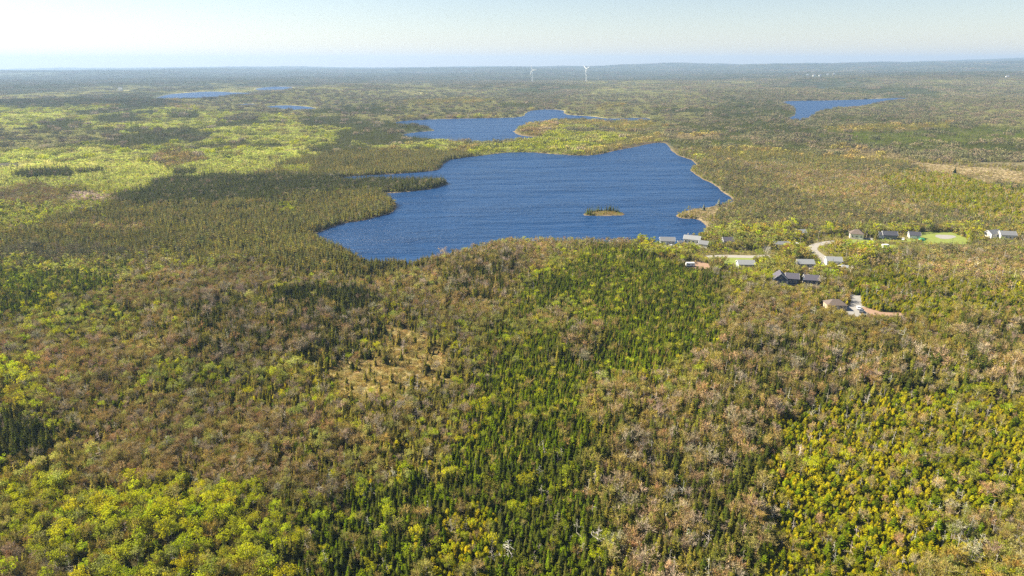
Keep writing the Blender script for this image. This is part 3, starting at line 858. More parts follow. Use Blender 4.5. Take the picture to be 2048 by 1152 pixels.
def window(parent, x, y, z, w, h, face):
    """face: 'f' front (-y), 'b' back, 'l' left (-x), 'r' right."""
    fr, pn = MB(), MB()
    t = .10
    if face in 'fb':
        s = -1 if face == 'f' else 1
        ys = sorted((y, y + s * t)); yp = sorted((y + s * t, y + s * (t + .03)))
        fr.box(x - w / 2, x + w / 2, ys[0], ys[1], z, z + h)
        pn.box(x - w / 2 + .12, x - .03, yp[0], yp[1], z + .12, z + h - .12)
        pn.box(x + .03, x + w / 2 - .12, yp[0], yp[1], z + .12, z + h - .12)
    else:
        s = -1 if face == 'l' else 1
        xs = sorted((x, x + s * t)); xp = sorted((x + s * t, x + s * (t + .03)))
        fr.box(xs[0], xs[1], y - w / 2, y + w / 2, z, z + h)
        pn.box(xp[0], xp[1], y - w / 2 + .12, y - .03, z + .12, z + h - .12)
        pn.box(xp[0], xp[1], y + .03, y + w / 2 - .12, z + .12, z + h - .12)
    o = part("window", fr, M_TRIM, parent)
    part("pane", pn, M_GLASS, o)

def door(parent, x, y, w, h, mat, z=.35):
    d = MB(); d.box(x - w / 2, x + w / 2, y - .08, y, z, z + h)
    o = part("door", d, mat, parent)
    k = MB(); k.box(x + w * .32, x + w * .32 + .1, y - .14, y - .08, z + h * .45, z + h * .45 + .12)
    part("handle", k, M_CONC, o)

def block(parent, cx, cy, L, W, H, rise, wall, roof, axis='x', hip=False, over=.5, fnd=True, trim=True):
    """One volume of a house with its foundation, wall and roof. Ridge along `axis`."""
    if fnd:
        f = MB(); f.box(cx - L / 2 - .06, cx + L / 2 + .06, cy - W / 2 - .06, cy + W / 2 + .06, -.4, .35)
        part("foundation", f, M_CONC, parent)
    w = MB()
    def P3(a, b, z):                        # a along the ridge, b across
        return (cx + a, cy + b, z) if axis == 'x' else (cx + b, cy + a, z)
    A, B = (L / 2, W / 2) if axis == 'x' else (W / 2, L / 2)
    flip = axis != 'x'
    def add(mb, v, fs):
        mb.add(v, [f[::-1] if flip else f for f in fs])
    if hip:
        v = [P3(-A, -B, .35), P3(A, -B, .35), P3(A, B, .35), P3(-A, B, .35), P3(-A, -B, H), P3(A, -B, H), P3(A, B, H), P3(-A, B, H)]
        add(w, v, [(0, 1, 5, 4), (1, 2, 6, 5), (2, 3, 7, 6), (3, 0, 4, 7), (4, 5, 6, 7)])
    else:
        v = [P3(-A, -B, .35), P3(A, -B, .35), P3(A, B, .35), P3(-A, B, .35), P3(-A, -B, H), P3(A, -B, H), P3(A, B, H), P3(-A, B, H), P3(-A, 0, H + rise), P3(A, 0, H + rise)]
        add(w, v, [(0, 1, 5, 4), (2, 3, 7, 6), (1, 2, 6, 9, 5), (3, 0, 4, 8, 7)])
    part("wall", w, wall, parent)
    r = MB()
    a, b = A + over, B + over
    e = H - rise * over / B
    th = .22
    if hip:
        k = max(A - B * .92, .3)
        v = [P3(-a, -b, e), P3(a, -b, e), P3(a, b, e), P3(-a, b, e), P3(-k, 0, H + rise), P3(k, 0, H + rise)]
        v += [P3(-a, -b, e - th), P3(a, -b, e - th), P3(a, b, e - th), P3(-a, b, e - th)]
        add(r, v, [(0, 1, 5, 4), (1, 2, 5), (2, 3, 4, 5), (3, 0, 4), (6, 7, 1, 0), (7, 8, 2, 1), (8, 9, 3, 2), (9, 6, 0, 3), (9, 8, 7, 6)])
    else:
        for s in (-1, 1):
            v = [P3(-a, s * b, e + .02), P3(a, s * b, e + .02), P3(a, 0, H + rise + .02), P3(-a, 0, H + rise + .02),
                 P3(-a, s * b, e + th), P3(a, s * b, e + th), P3(a, 0, H + rise + th), P3(-a, 0, H + rise + th)]
            fs = [(3, 2, 1, 0), (4, 5, 6, 7), (0, 1, 5, 4), (1, 2, 6, 5), (3, 0, 4, 7)]
            add(r, v, fs if s < 0 else [f[::-1] for f in fs])
    ro = part("roof", r, roof, parent)
    if trim and not hip:
        for sa in (-1, 1):
            t = MB()
            for s in (-1, 1):
                a0 = sa * (a + .01); a1 = sa * (a + .09)
                v = [P3(a0, s * b, e - .12), P3(a0, 0, H + rise - .12), P3(a0, 0, H + rise + th - .02), P3(a0, s * b, e + th - .02),
                     P3(a1, s * b, e - .12), P3(a1, 0, H + rise - .12), P3(a1, 0, H + rise + th - .02), P3(a1, s * b, e + th - .02)]
                t.add(v, [(0, 1, 2, 3), (7, 6, 5, 4), (0, 4, 5, 1), (2, 6, 7, 3), (0, 3, 7, 4)])
            part("barge_board", t, M_TRIM, ro)
    return ro

def chimney(roof_obj, x, y, z0, z1):
    c = MB(); c.box(x - .4, x + .4, y - .4, y + .4, z0, z1); c.box(x - .48, x + .48, y - .48, y + .48, z1, z1 + .15)
    part("chimney", c, M_CONC, roof_obj)

HOUSE_SPOTS = []                             # x, y, radius kept free of trees
def house_at(name, label, px, py, rz, cat="house", group=None, keep=8):
    x, y = ground_at(px, py)
    o = empty(name, float(x), float(y), GZ, math.radians(rz))
    tag(o, label, cat, group)
    o.scale = (.84, .84, .88)
    HOUSE_SPOTS.append((float(x), float(y), keep * .9))
    return o

def windows_front(o, L, W, n, z=1.3, w=1.5, h=1.3, skip=()):
    for k in range(n):
        if k in skip: continue
        window(o, -L / 2 + L * (k + .5) / n, -W / 2, z, w, h, 'f')

def build_settlement():
    # by the lake
    h = house_at("house", "grey bungalow at the lake edge with a white car on its gravel drive", 1334, 488, -6, keep=8)
    block(h, 0, 0, 11.5, 8, 3.4, 2.2, M_GREYW, M_RGREY); windows_front(h, 11.5, 8, 4, skip=(1,)); door(h, -1.6, -4, 1.1, 2.2, M_TRIM)
    h = house_at("garden_shed", "small grey shed right of the lake-edge bungalow", 1359, 490, 10, "shed", keep=3)
    block(h, 0, 0, 3.6, 3, 2.4, 1.1, M_WHITE, M_RGREY, over=.3, fnd=False); door(h, 0, -1.5, 1.0, 1.9, M_GREYW)
    h = house_at("house", "long white house with pale grey roof turned end-on to the lake", 1384, 486, -24, keep=8)
    r = block(h, 0, 0, 13, 7.5, 3.8, 2.3, M_WHITE, M_RLGREY); windows_front(h, 13, 7.5, 4); window(h, -6.5, 0, 1.6, 1.6, 1.4, 'l'); chimney(r, -4, 1.2, 4.6, 7.2)
    h = house_at("garage", "white gabled garage with dark roof in front of the long white house", 1407, 494, -30, "garage", keep=5)
    block(h, 0, 0, 7, 6, 3.0, 2.0, M_WHITE, M_RGREY); window(h, -3.5, 0, 1.4, 1.4, 1.2, 'l'); door(h, 1, -3, 2.6, 2.2, M_TRIM)
    h = house_at("house", "dark-roofed house half hidden among pale green trees", 1455, 489, 4, keep=6)
    block(h, 0, 0, 9, 7.5, 3.6, 2.4, M_GREYW, M_RPURP); windows_front(h, 9, 7.5, 3)
    h = house_at("house", "low bungalow with pale grey roof behind a strip of lawn and road", 1490, 535, -3, keep=8)
    block(h, 0, 0, 11.5, 8, 3.3, 2.1, M_GREYW, M_RLGREY); windows_front(h, 11.5, 8, 4, skip=(2,)); window(h, -5.75, 0, 1.4, 1.4, 1.2, 'l'); door(h, 1.5, -4, 1.1, 2.2, M_TRIM)
    h = house_at("house", "long low house with weathered grey roof beside a white trailer", 1562, 494, -4, keep=7)
    block(h, 0, 0, 11, 6.5, 2.9, 1.6, M_TANW, M_RGREY); windows_front(h, 11, 6.5, 4)
    h = house_at("house", "small house with white roof almost hidden by rust-coloured trees", 1600, 471, 8, keep=5)
    block(h, 0, 0, 8, 6.5, 3.2, 1.9, M_CREAM, M_RLGREY); windows_front(h, 8, 6.5, 3)
    h = house_at("house", "grey bungalow at the foot of the curving road", 1608, 534, -2, keep=8)
    block(h, 0, 0, 11.5, 8, 3.4, 2.2, M_GREYW, M_RLGREY); windows_front(h, 11.5, 8, 4, skip=(1,)); window(h, -5.75, 0, 1.4, 1.4, 1.2, 'l'); door(h, -1.8, -4, 1.1, 2.2, M_TRIM)
    dk = MB(); dk.box(1.5, 5.5, -6.6, -4.07, -.3, .9); part("deck", dk, M_POLE, h)
    h = house_at("house", "white house with pale grey roof and white deck at the road end", 1665, 529, -9, keep=8)
    block(h, 0, 0, 10.5, 7.5, 3.5, 2.2, M_WHITE, M_RLGREY); windows_front(h, 10.5, 7.5, 3); window(h, -5.25, 0, 1.5, 1.5, 1.3, 'l')
    dk = MB(); dk.box(2.0, 6.6, -6.4, -3.82, .7, .9)
    for px_ in (2.1, 6.4):
        dk.box(px_, px_ + .15, -6.35, -6.2, -.3, .7)
    for yy in (-6.35,):
        dk.box(2.0, 6.6, yy, yy + .06, 1.6, 1.75)
        for k in range(6):
            dk.box(2.1 + k * .86, 2.2 + k * .86, yy, yy + .06, .9, 1.6)
    part("deck", dk, M_TRIM, h)
    h = house_at("garden_shed", "tiny white shed with grey roof below the white house", 1689, 541, -32, "shed", keep=4)
    block(h, 0, 0, 3.8, 3.2, 2.6, 1.2, M_WHITE, M_RLGREY, over=.3, fnd=False); door(h, 0, -1.6, 1.1, 1.9, M_TRIM)
    # the dark blue house with its garage
    h = house_at("house", "large dark blue house with slate roof and camera-facing gable", 1568, 566, -14, keep=10)
    h["label"] = "large dark blue house with slate gabled roof beside its matching garage"
    block(h, -3.2, -1.0, 7.5, 9.5, 4.6, 3.0, M_NAVYW, M_RPURP, axis='y')
    block(h, 4.6, .8, 8.0, 7.4, 4.2, 2.6, M_NAVYW, M_RPURP, axis='x', fnd=True)
    window(h, -4.6, -5.75, 1.5, 1.5, 1.5, 'f'); window(h, -1.8, -5.75, 1.5, 1.5, 1.5, 'f'); window(h, -3.2, -5.75, 4.4, 1.2, 1.2, 'f')
    window(h, 3.4, -2.9, 1.5, 1.5, 1.4, 'f'); window(h, 6.4, -2.9, 1.5, 1.5, 1.4, 'f'); door(h, 1.6, -2.9, 1.1, 2.2, M_TRIM)
    window(h, -6.95, -1.0, 1.6, 1.6, 1.5, 'l')
    h = house_at("garage", "dark-roofed garage with white barge boards beside the dark blue house", 1621, 567, -12, "garage", keep=7)
    block(h, 0, 0, 9.0, 7, 3.4, 2.3, M_NAVYW, M_RPURP); window(h, -4.5, 0, 1.4, 1.4, 1.2, 'l'); windows_front(h, 9, 7, 3)
    # brown hipped roof with the grey drive
    h = house_at("house", "house with brown hipped roof beside a grey drive and red soil track", 1669, 616, -4, keep=9)
    block(h, 0, 0, 11, 8, 3.3, 2.3, M_TANW, M_RBROWN, hip=True); windows_front(h, 11, 8, 5, skip=(2,)); door(h, 0, -4.0, 1.1, 2.2, M_TRIM)
    # along the upper lawn
    h = house_at("house", "cream house with brown hipped roof near the upper lawn", 1712, 476, -22, keep=9)
    block(h, 0, 0, 10.5, 9, 4.6, 2.8, M_CREAM, M_RBROWN, hip=True); windows_front(h, 10.5, 9, 3, z=1.5); window(h, -5.25, 0, 1.6, 1.5, 1.4, 'l'); door(h, 3, -4.5, 2.4, 2.3, M_TRIM)
    h = house_at("house", "dark navy bungalow with white windows and white left gable", 1777, 477, -12, keep=9)
    block(h, 0, 0, 11, 7.5, 3.6, 2.5, M_NAVYW, M_RDARK); windows_front(h, 11, 7.5, 5); door(h, 0.0, -3.75, .9, 2.2, M_TRIM)
    block(h, -6.6, .6, 2.6, 5.0, 3.2, 1.8, M_WHITE, M_RDARK, axis='x', fnd=False)
    h = house_at("garage", "charcoal-roofed garage with white gable end at the lawn edge", 1827, 476, -16, "garage", keep=6)
    block(h, 0, 0, 8.2, 6.8, 3.0, 2.2, M_WHITE, M_RDARK); door(h, -1.6, -3.4, 2.6, 2.2, M_TRIM); window(h, 2.2, -3.4, 1.2, 1.3, 1.1, 'f')
    h = house_at("house", "grey-roofed white house standing behind its white-gabled neighbour", 1983, 474, 18, keep=8)
    block(h, 0, 0, 11, 7.5, 3.6, 2.4, M_WHITE, M_RGREY); windows_front(h, 11, 7.5, 4)
    h = house_at("house", "white house with bright gable end and grey roof, easternmost on the lane", 2012, 477, -14, keep=9)
    h["label"] = "white house with bright blank gable end, right of its grey-roofed neighbour"
    block(h, 0, 0, 11.5, 8, 3.8, 2.4, M_WHITE, M_RGREY); windows_front(h, 11.5, 8, 4)

build_settlement()

def car(label, px, py, rz, paint, name="parked_car", cat="car"):
    x, y = ground_at(px, py)
    o = empty(name, float(x), float(y), GZ + .02, math.radians(rz)); tag(o, label, cat)
    HOUSE_SPOTS.append((float(x), float(y), 3.2))
    b = MB()
    prof = [(-2.2, .35), (2.2, .35), (2.25, .75), (2.1, .95), (1.1, 1.02), (-2.0, 1.05), (-2.25, .8)]
    n = len(prof)
    v = [(p[0], -.88, p[1]) for p in prof] + [(p[0], .88, p[1]) for p in prof]
    b.add(v, [tuple(range(n)), tuple(range(2 * n - 1, n - 1, -1))] + [((k + 1) % n, k, n + k, n + (k + 1) % n) for k in range(n)])
    part("body", b, paint, o)
    g = MB()
    lo = [(-1.8, -.82, 1.03), (1.05, -.82, 1.03), (1.05, .82, 1.03), (-1.8, .82, 1.03)]; hi = [(-1.35, -.68, 1.48), (.45, -.68, 1.48), (.45, .68, 1.48), (-1.35, .68, 1.48)]
    g.add(lo + hi, [(0, 1, 5, 4), (1, 2, 6, 5), (2, 3, 7, 6), (3, 0, 4, 7)])
    part("windows", g, M_GLASS, o)
    t = MB(); t.box(-1.38, .48, -.7, .7, 1.48, 1.54); part("car_roof", t, paint, o)
    for sx in (-1.4, 1.4):
        for sy in (-.8, .8):
            w = MB(); w.tube((sx, sy - .11, .33), (sx, sy + .11, .33), .33, .33, 10, cap=True); wo = part("wheel", w, M_TYRE, o)
            r = MB(); r.tube((sx, sy - .125, .33), (sx, sy + .125, .33), .18, .18, 8, cap=True); part("rim", r, M_CONC, wo)
car("white car parked before the grey lake-edge bungalow", 1343, 494, 20, M_CARW)
car("white car parked between the navy bungalow and the charcoal-roofed garage", 1806, 480, 60, M_CARW)
car("white car parked on the grey drive by the brown hipped roof", 1717, 618, 70, M_CARW)
car("dark grey car parked on the grey drive by the brown hipped roof", 1722, 624, 65, M_CARG)
car("white car parked among trees below the cream house", 1745, 495, 10, M_CARW)

def trailer(label, px, py, rz, L=6.0, name="camper_trailer"):
    x, y = ground_at(px, py)
    o = empty(name, float(x), float(y), GZ + .02, math.radians(rz)); tag(o, label, "trailer")
    HOUSE_SPOTS.append((float(x), float(y), 4))
    b = MB(); prof = [(-L / 2, .5), (L / 2, .5), (L / 2 + .25, 1.3), (L / 2 - .1, 2.55), (-L / 2 + .1, 2.6), (-L / 2 - .1, 1.2)]
    n = len(prof); v = [(p[0], -1.15, p[1]) for p in prof] + [(p[0], 1.15, p[1]) for p in prof]
    b.add(v, [tuple(range(n)), tuple(range(2 * n - 1, n - 1, -1))] + [((k + 1) % n, k, n + k, n + (k + 1) % n) for k in range(n)])
    part("body", b, M_CARW, o)
    window(o, -1.2, -1.15, 1.4, 1.3, .7, 'f'); door(o, 1.2, -1.15, .7, 1.7, M_CONC, .6)
    t = MB(); t.tube((L / 2, 0, .45), (L / 2 + 1.3, 0, .45), .06, .05, 5, cap=True); part("tow_bar", t, M_TYRE, o)
    for sy in (-1.0, 1.0):
        w = MB(); w.tube((0, sy - .12, .35), (0, sy + .12, .35), .35, .35, 10, cap=True); part("wheel", w, M_TYRE, o)
trailer("white camper trailer parked on the red soil clearing", 1380, 533, 2, 5.2)
trailer("long white trailer beside the weathered grey roof", 1585, 493, -6, 7.5)
trailer("short white trailer among trees below the navy bungalow", 1770, 496, 5, 4.2)

# green tarpaulin heap by the garage
def tarp():
    x, y = ground_at(1844, 480)
    HOUSE_SPOTS.append((float(x), float(y), 3))
    m = MB(); nseg = 9; vv = []
    for j in range(6):
        for i in range(nseg):
            u = i / (nseg - 1) * 2 - 1; w = j / 5 * 2 - 1
            hgt = 1.5 * (1 - abs(u) ** 2.5) * (1 - abs(w) ** 2.2) + (.12 * math.sin(i * 2.1 + j) if 0 < i < nseg - 1 and 0 < j < 5 else 0)
            vv.append((u * 2.4, w * 1.5, max(hgt, 0) - .02))
    fs = [(j * nseg + i, j * nseg + i + 1, (j + 1) * nseg + i + 1, (j + 1) * nseg + i) for j in range(5) for i in range(nseg - 1)]
    m.add(vv, fs)
    me = m.mesh("tarpaulin", [M_TARP]); o = bpy.data.objects.new("tarpaulin", me); COL.objects.link(o)
    o.location = (float(x), float(y), GZ + .03); tag(o, "green tarpaulin heap on the lawn beside the charcoal-roofed garage", "tarpaulin")
tarp()

# roads, drives, lawns as sheets on the level shelf
def sheet(name, pts, mat, z, px=True, rough=.8, seed=1):
    w = smooth_closed(poly_world(pts), 4, rough, seed) if px else np.array(pts)
    if np.sum(w[:, 0] * np.roll(w[:, 1], -1) - np.roll(w[:, 0], -1) * w[:, 1]) < 0:
        w = w[::-1]
    me = bpy.data.meshes.new(name)
    me.from_pydata([(p[0], p[1], GZ + z) for p in w], [], [list(range(len(w)))])
    me.materials.append(mat)
    o = bpy.data.objects.new(name, me); COL.objects.link(o); o["kind"] = "structure"
    return w
ROADS = []
def road(pts, width, mat, name="road"):
    c = poly_world(pts)
    out = []
    for i in range(len(c) - 1):
        p0, p1, p2, p3 = c[max(i - 1, 0)], c[i], c[i + 1], c[min(i + 2, len(c) - 1)]
        for k in range(6):
            t = k / 6
            out.append(0.5 * ((2 * p1) + (-p0 + p2) * t + (2 * p0 - 5 * p1 + 4 * p2 - p3) * t * t + (-p0 + 3 * p1 - 3 * p2 + p3) * t ** 3))
    out.append(c[-1]); out = np.array(out)
    tg = np.gradient(out, axis=0); nr = np.stack([-tg[:, 1], tg[:, 0]], 1) / np.linalg.norm(tg, axis=1, keepdims=True)
    me = bpy.data.meshes.new(name)
    v = []; f = []
    for i in range(len(out)):
        for s, z in ((-1, .0), (-.88, .05), (.88, .05), (1, .0)):
            q = out[i] + nr[i] * s * width / 2
            v.append((q[0], q[1], GZ + z + .035))
    for i in range(len(out) - 1):
        for k in range(3):
            f.append((i * 4 + k, i * 4 + 4 + k, i * 4 + 5 + k, i * 4 + 1 + k)[::-1])
    me.from_pydata(v, [], f); me.materials.append(mat)
    o = bpy.data.objects.new(name, me); COL.objects.link(o); o["kind"] = "structure"
    ROADS.append((out, width))
SH = {'lawn': M_LAWN, 'soil': M_SOIL, 'gravel': M_GRAVEL}
SHN = {'lawn': 'lawn', 'soil': 'soil_clearing', 'gravel': 'driveway'}
for i, (nm, pts) in enumerate(CLEAR):
    sheet(SHN[nm], pts, SH[nm], .012 + .004 * (i % 4) + (.02 if nm == 'gravel' and i == 1 else 0), seed=i + 3)
road([(1690,481),(1662,484),(1640,488),(1627,493),(1626,500),(1636,508),(1647,516),(1653,523),(1652,532)], 6.0, M_ASPH)
road([(1415,514),(1450,512.5),(1480,513),(1510,513.5),(1540,512)], 6.5, M_ASPH)

# utility poles
def pole(label, px, py, h):
    x, y = ground_at(px, py)
    o = empty("utility_pole", float(x), float(y), GZ); tag(o, label, "utility pole", "utility poles along the lanes")
    m = MB(); m.tube((0, 0, -.6), (0, 0, h), .17, .11, 8, cap=True); part("post", m, M_POLE, o)
    c = MB(); c.box(-1.1, 1.1, -.2, -.11, h - .9, h - .75); ca = part("crossarm", c, M_POLE, o)
    for k in (-.95, -.4, .4, .95):
        i = MB(); i.tube((k, -.155, h - .75), (k, -.155, h - .55), .05, .03, 6, cap=True); part("insulator", i, M_TRIM, ca)
pole("wooden utility pole rising behind the large dark blue house", 1590, 553, 9.5)
pole("wooden utility pole beside the long white trailer", 1599, 499, 9.0)
pole("wooden utility pole at the bend of the curving road", 1635, 487, 9.0)

# wind turbines
def turbine(label, px, py, hub, rot, yaw, blades=(0, 120, 240)):
    x, y = ground_at(px, py, 2.0)
    x = np.array([float(x)]); y = np.array([float(y)])
    z = float(height(x, y, lake_sd(x, y))[0])
    o = empty("wind_turbine", float(x[0]), float(y[0]), z, math.radians(yaw)); tag(o, label, "wind turbine", "wind turbines on the far plain")
    t = MB()
    for k in range(4):
        a, b = k / 4, (k + 1) / 4
        t.tube((0, 0, -2 + (hub + 2) * a), (0, 0, -2 + (hub + 2) * b), 2.0 - .8 * a, 2.0 - .8 * b, 14)
    part("tower", t, M_TURB, o)
    n = MB(); n.box(-2.2, 2.2, -3, 8, hub - .2, hub + 4.2); part("nacelle", n, M_TURB, o)
    hb = MB(); hb.tube((0, -6.5, hub + 2), (0, -3, hub + 2), .8, 2.2, 12, cap=True); part("hub", hb, M_TURB, o)
    for a in blades:
        a = math.radians(a + rot); b = MB()
        d = np.array((math.sin(a), 0, math.cos(a))); c = np.array((math.cos(a), 0, -math.sin(a)))
        base = np.array((0, -4.6, hub + 2))
        st_ = [(1.5, 1.6, 1.2), (7, 2.7, .9), (18, 1.9, .5), (32, .9, .22), (39, .25, .08)]
        v = []
        for r, w, th in st_:
            for sw, sy in ((-.35, 0), (.1, -1), (.65, 0), (.1, 1)):
                v.append(base + d * r + c * w * 1.35 * sw + np.array((0, th * sy, 0)))
        f = [(j * 4 + k, j * 4 + (k + 1) % 4, j * 4 + 4 + (k + 1) % 4, j * 4 + 4 + k) for j in range(4) for k in range(4)]
        f += [(3, 2, 1, 0), (16, 17, 18, 19)]
        b.add(v, f); part("blade", b, M_TURB, o)
turbine("white wind turbine with one blade pointing straight sideways", 1064.5, 166, 76, -14, -34, (0, 104, 218))
turbine("white wind turbine with its blade raised to the upper left", 1172, 167, 76, -52, -58)

# far houses, specks of white in the woods
FAR = [(1615,150,"on the far wooded slope"),(1628,151,""),(1655,149,""),(1668,148,""),(2015,152,""),(241,178,""),(1640,151,"")]
for k, (px_, py_, _) in enumerate(FAR):
    x, y = ground_at(px_, py_, 10.0)
    xa, ya = np.array([float(x)]), np.array([float(y)])
    for it in range(6):                       # walk along the line of sight until it meets the slope
        zz = float(height(xa, ya, lake_sd(xa, ya))[0])
        x, y = ground_at(px_, py_, min(zz + 8, 112))
        xa, ya = np.array([float(x)]), np.array([float(y)])
    zz = float(height(xa, ya, lake_sd(xa, ya))[0])
    lab = {241: "distant white house in the dark woods beyond the meadows", 2015: "distant white building alone under the long far ridge"}.get(px_, "distant white house in a cluster below the far ridge")
    o = empty("distant_house", float(xa[0]), float(ya[0]), zz + .5, math.radians(random.uniform(-30, 30))); tag(o, lab, "house", "distant white houses")
    block(o, 0, 0, 16, 10, 9.5, 4.5, M_WHITE, M_RLGREY, trim=False)
    HOUSE_SPOTS.append((float(xa[0]), float(ya[0]), 45))

# ------------------------------------------------------------------ scattering the forest
hs = np.array(HOUSE_SPOTS)
road_pts = [(r[0], r[1]) for r in ROADS]
LOW = [(poly_world(p), f) for p, f in (
    ([(1690,484),(1760,481),(1850,486),(1940,486),(1945,500),(1840,502),(1690,504)], .42),
    ([(1755,470),(1850,470),(1850,484),(1755,484)], .30),
    ([(1965,478),(2048,480),(2048,500),(1965,498)], .5),
    ([(1305,492),(1365,494),(1425,500),(1425,514),(1305,510)], .68),
    ([(1685,628),(1815,630),(1815,648),(1690,650)], .45),
    ([(1370,532),(1430,534),(1430,552),(1370,550)], .5),
    ([(1440,530),(1520,534),(1520,556),(1440,552)], .6))]
def blocked(x, y, extra=0.0):
    b = np.zeros(x.shape, bool); low = np.ones(x.shape)
    m = (x > 40) & (x < 420) & (y > 300) & (y < 620)
    xi, yi = x[m], y[m]
    bb = np.zeros(xi.shape, bool); ll = np.ones(xi.shape)
    for hx, hy, r in HOUSE_SPOTS:
        if hy > 1000: continue                       # far houses are handled below
        d = np.hypot(xi - hx, yi - hy)
        bb |= d < r * .8 + extra
        # gardens keep low growth on the open side of a house
        n = math.hypot(hx, hy); ux, uy = -hx / n, -hy / n
        al = (xi - hx) * ux + (yi - hy) * uy; ac = np.abs(-(xi - hx) * uy + (yi - hy) * ux)
        g = (al > 0) & (al < r + 8) & (ac < r * .9)
        ll = np.where(g, np.minimum(ll, .36 + .5 * np.clip((al - r) / 10, 0, 1)), ll)
    for c, w in road_pts:
        d = np.full(xi.shape, 1e9)
        for k in range(0, len(c), 2):
            d = np.minimum(d, np.hypot(xi - c[k, 0], yi - c[k, 1]))
        bb |= d < w / 2 + 1.2
        ll = np.where(d < 13, np.minimum(ll, .42), ll)
    for poly, f in LOW:                       # brushy ground kept low along the gardens, the lawn and the track
        ll = np.where(inside(poly, xi, yi), np.minimum(ll, f), ll)
    b[m] = bb; low[m] = ll
    far_h = hs[hs[:, 1] > 1000]
    for hx, hy, r in far_h:
        b |= (np.hypot(x - hx, (y - hy) * .5) < r)
    return b, low

def jgrid(ymin, ymax, s, slope=.80, pad=30):
    pts = []
    for y in np.arange(ymin, ymax, s):
        w = y * slope + pad
        xs = np.arange(-w, w, s)
        pts.append(np.stack([xs, np.full(xs.shape, y)], 1))
    p = np.concatenate(pts)
    return p + rng.uniform(-.5, .5, p.shape) * s

def choose(si, n):
    """Pick a species entry for each point from its stand."""
    kind = np.empty(n, object); tint = np.zeros((n, 3)); hh = np.zeros(n)
    r = rng.random(n); r2 = rng.random(n); r3 = rng.random(n)
    for i, nm in enumerate(SN):
        m = np.where(si == i)[0]
        if len(m) == 0 or not S[nm][2]: continue
        sp = S[nm][2]
        w = np.cumsum([s[1] for s in sp]); w = w / w[-1]
        c = np.searchsorted(w, r[m])
        for j, (k, _, tints, (h0, h1)) in enumerate(sp):
            mm = m[c == j]
            kind[mm] = k
            t = np.array(tints)
            tint[mm] = t[(r2[mm] * len(t)).astype(int) % len(t)]
            hh[mm] = h0 + (h1 - h0) * r3[mm]
    return kind, tint, hh

POINTS = {}                                   # (kind, lod) -> lists
def emit(kind, lod, x, y, z, rot, scl, var, tint):
    POINTS.setdefault((kind, lod), []).append((x, y, z, rot, scl, var, tint))

dens = np.array([S[n][0] for n in SN])
SPECIAL = []                                  # trees placed one by one
def scatter_single(ymin, ymax, s, dlo, dhi, lod, boost=1.0):
    p = jgrid(ymin, ymax, s)
    x, y = p[:, 0], p[:, 1]
    d = np.hypot(x, y); dj = d * rng.uniform(.93, 1.07, d.shape)
    m = (dj >= dlo) & (dj < dhi)
    x, y = x[m], y[m]
    sd = lake_sd(x, y); m = sd > 1.1; x, y, sd = x[m], y[m], sd[m]
    si = stand_at(x, y)
    si = np.where(inside(island_poly, x, y), SI['island'], si)
    keep = rng.random(len(x)) < dens[si] * s * s * boost * (.72 + .56 * sstep(.25, .7, fbm(x / 9, y / 9, 61)))
    x, y, sd, si = x[keep], y[keep], sd[keep], si[keep]
    b, low = blocked(x, y, 1.0)
    x, y, sd, si, low = x[~b], y[~b], sd[~b], si[~b], low[~b]
    kind, tint, hh = choose(si, len(x))
    ok = np.array([k is not None for k in kind])
    x, y, sd, si, low, kind, tint, hh = x[ok], y[ok], sd[ok], si[ok], low[ok], kind[ok], tint[ok], hh[ok]
    # drifts of one colour and size across the stands, and each tree its own
    drift = fbm(x / 28, y / 28, 71) - .5
    tint = tint * (1 + drift[:, None] * np.array((.62, .56, .45))) * rng.uniform(.78, 1.24, (len(x), 1)) * rng.uniform(.93, 1.07, (len(x), 3))
    hh = hh * (1 + (fbm(x / 22, y / 22, 81) - .5) * .8) * low * rng.uniform(.72, 1.08, len(x))
    hh = hh * np.where(sd < 5, .5 + .5 * (sd / 5), 1)
    z = height(x, y, sd)
    rot = rng.uniform(0, 6.283, len(x))
    return dict(x=x, y=y, z=z, kind=kind, tint=tint, h=hh, rot=rot, si=si, lod=lod)

NEAR = scatter_single(112, 470, 1.35, 0, 430, 0, 1.3)
def understory():
    p = jgrid(112, 470, 2.2); x, y = p[:, 0], p[:, 1]
    m = np.hypot(x, y) < 430; x, y = x[m], y[m]
    sd = lake_sd(x, y); m = sd > 1.0; x, y, sd = x[m], y[m], sd[m]
    b, _ = blocked(x, y, .5); x, y, sd = x[~b], y[~b], sd[~b]
    si = stand_at(x, y); m = ~np.isin(si, HARD); x, y, sd, si = x[m], y[m], sd[m], si[m]
    g = np.array([S[n][1] for n in SN])[si]
    n = len(x)
    t = g * rng.uniform(.8, 2.1, (n, 1)) * rng.uniform(.85, 1.15, (n, 3))
    s = rng.uniform(.5, 1.1, n)
    emit('shrub', 0, x, y, height(x, y, sd) - .1, rng.uniform(0, 6.28, n), np.stack([s, s, s * rng.uniform(.5, 1.1, n)], 1), rng.integers(0, 5, n), t)
understory()
MIDS = scatter_single(330, 1050, 1.85, 430, 980, 1, 1.05)

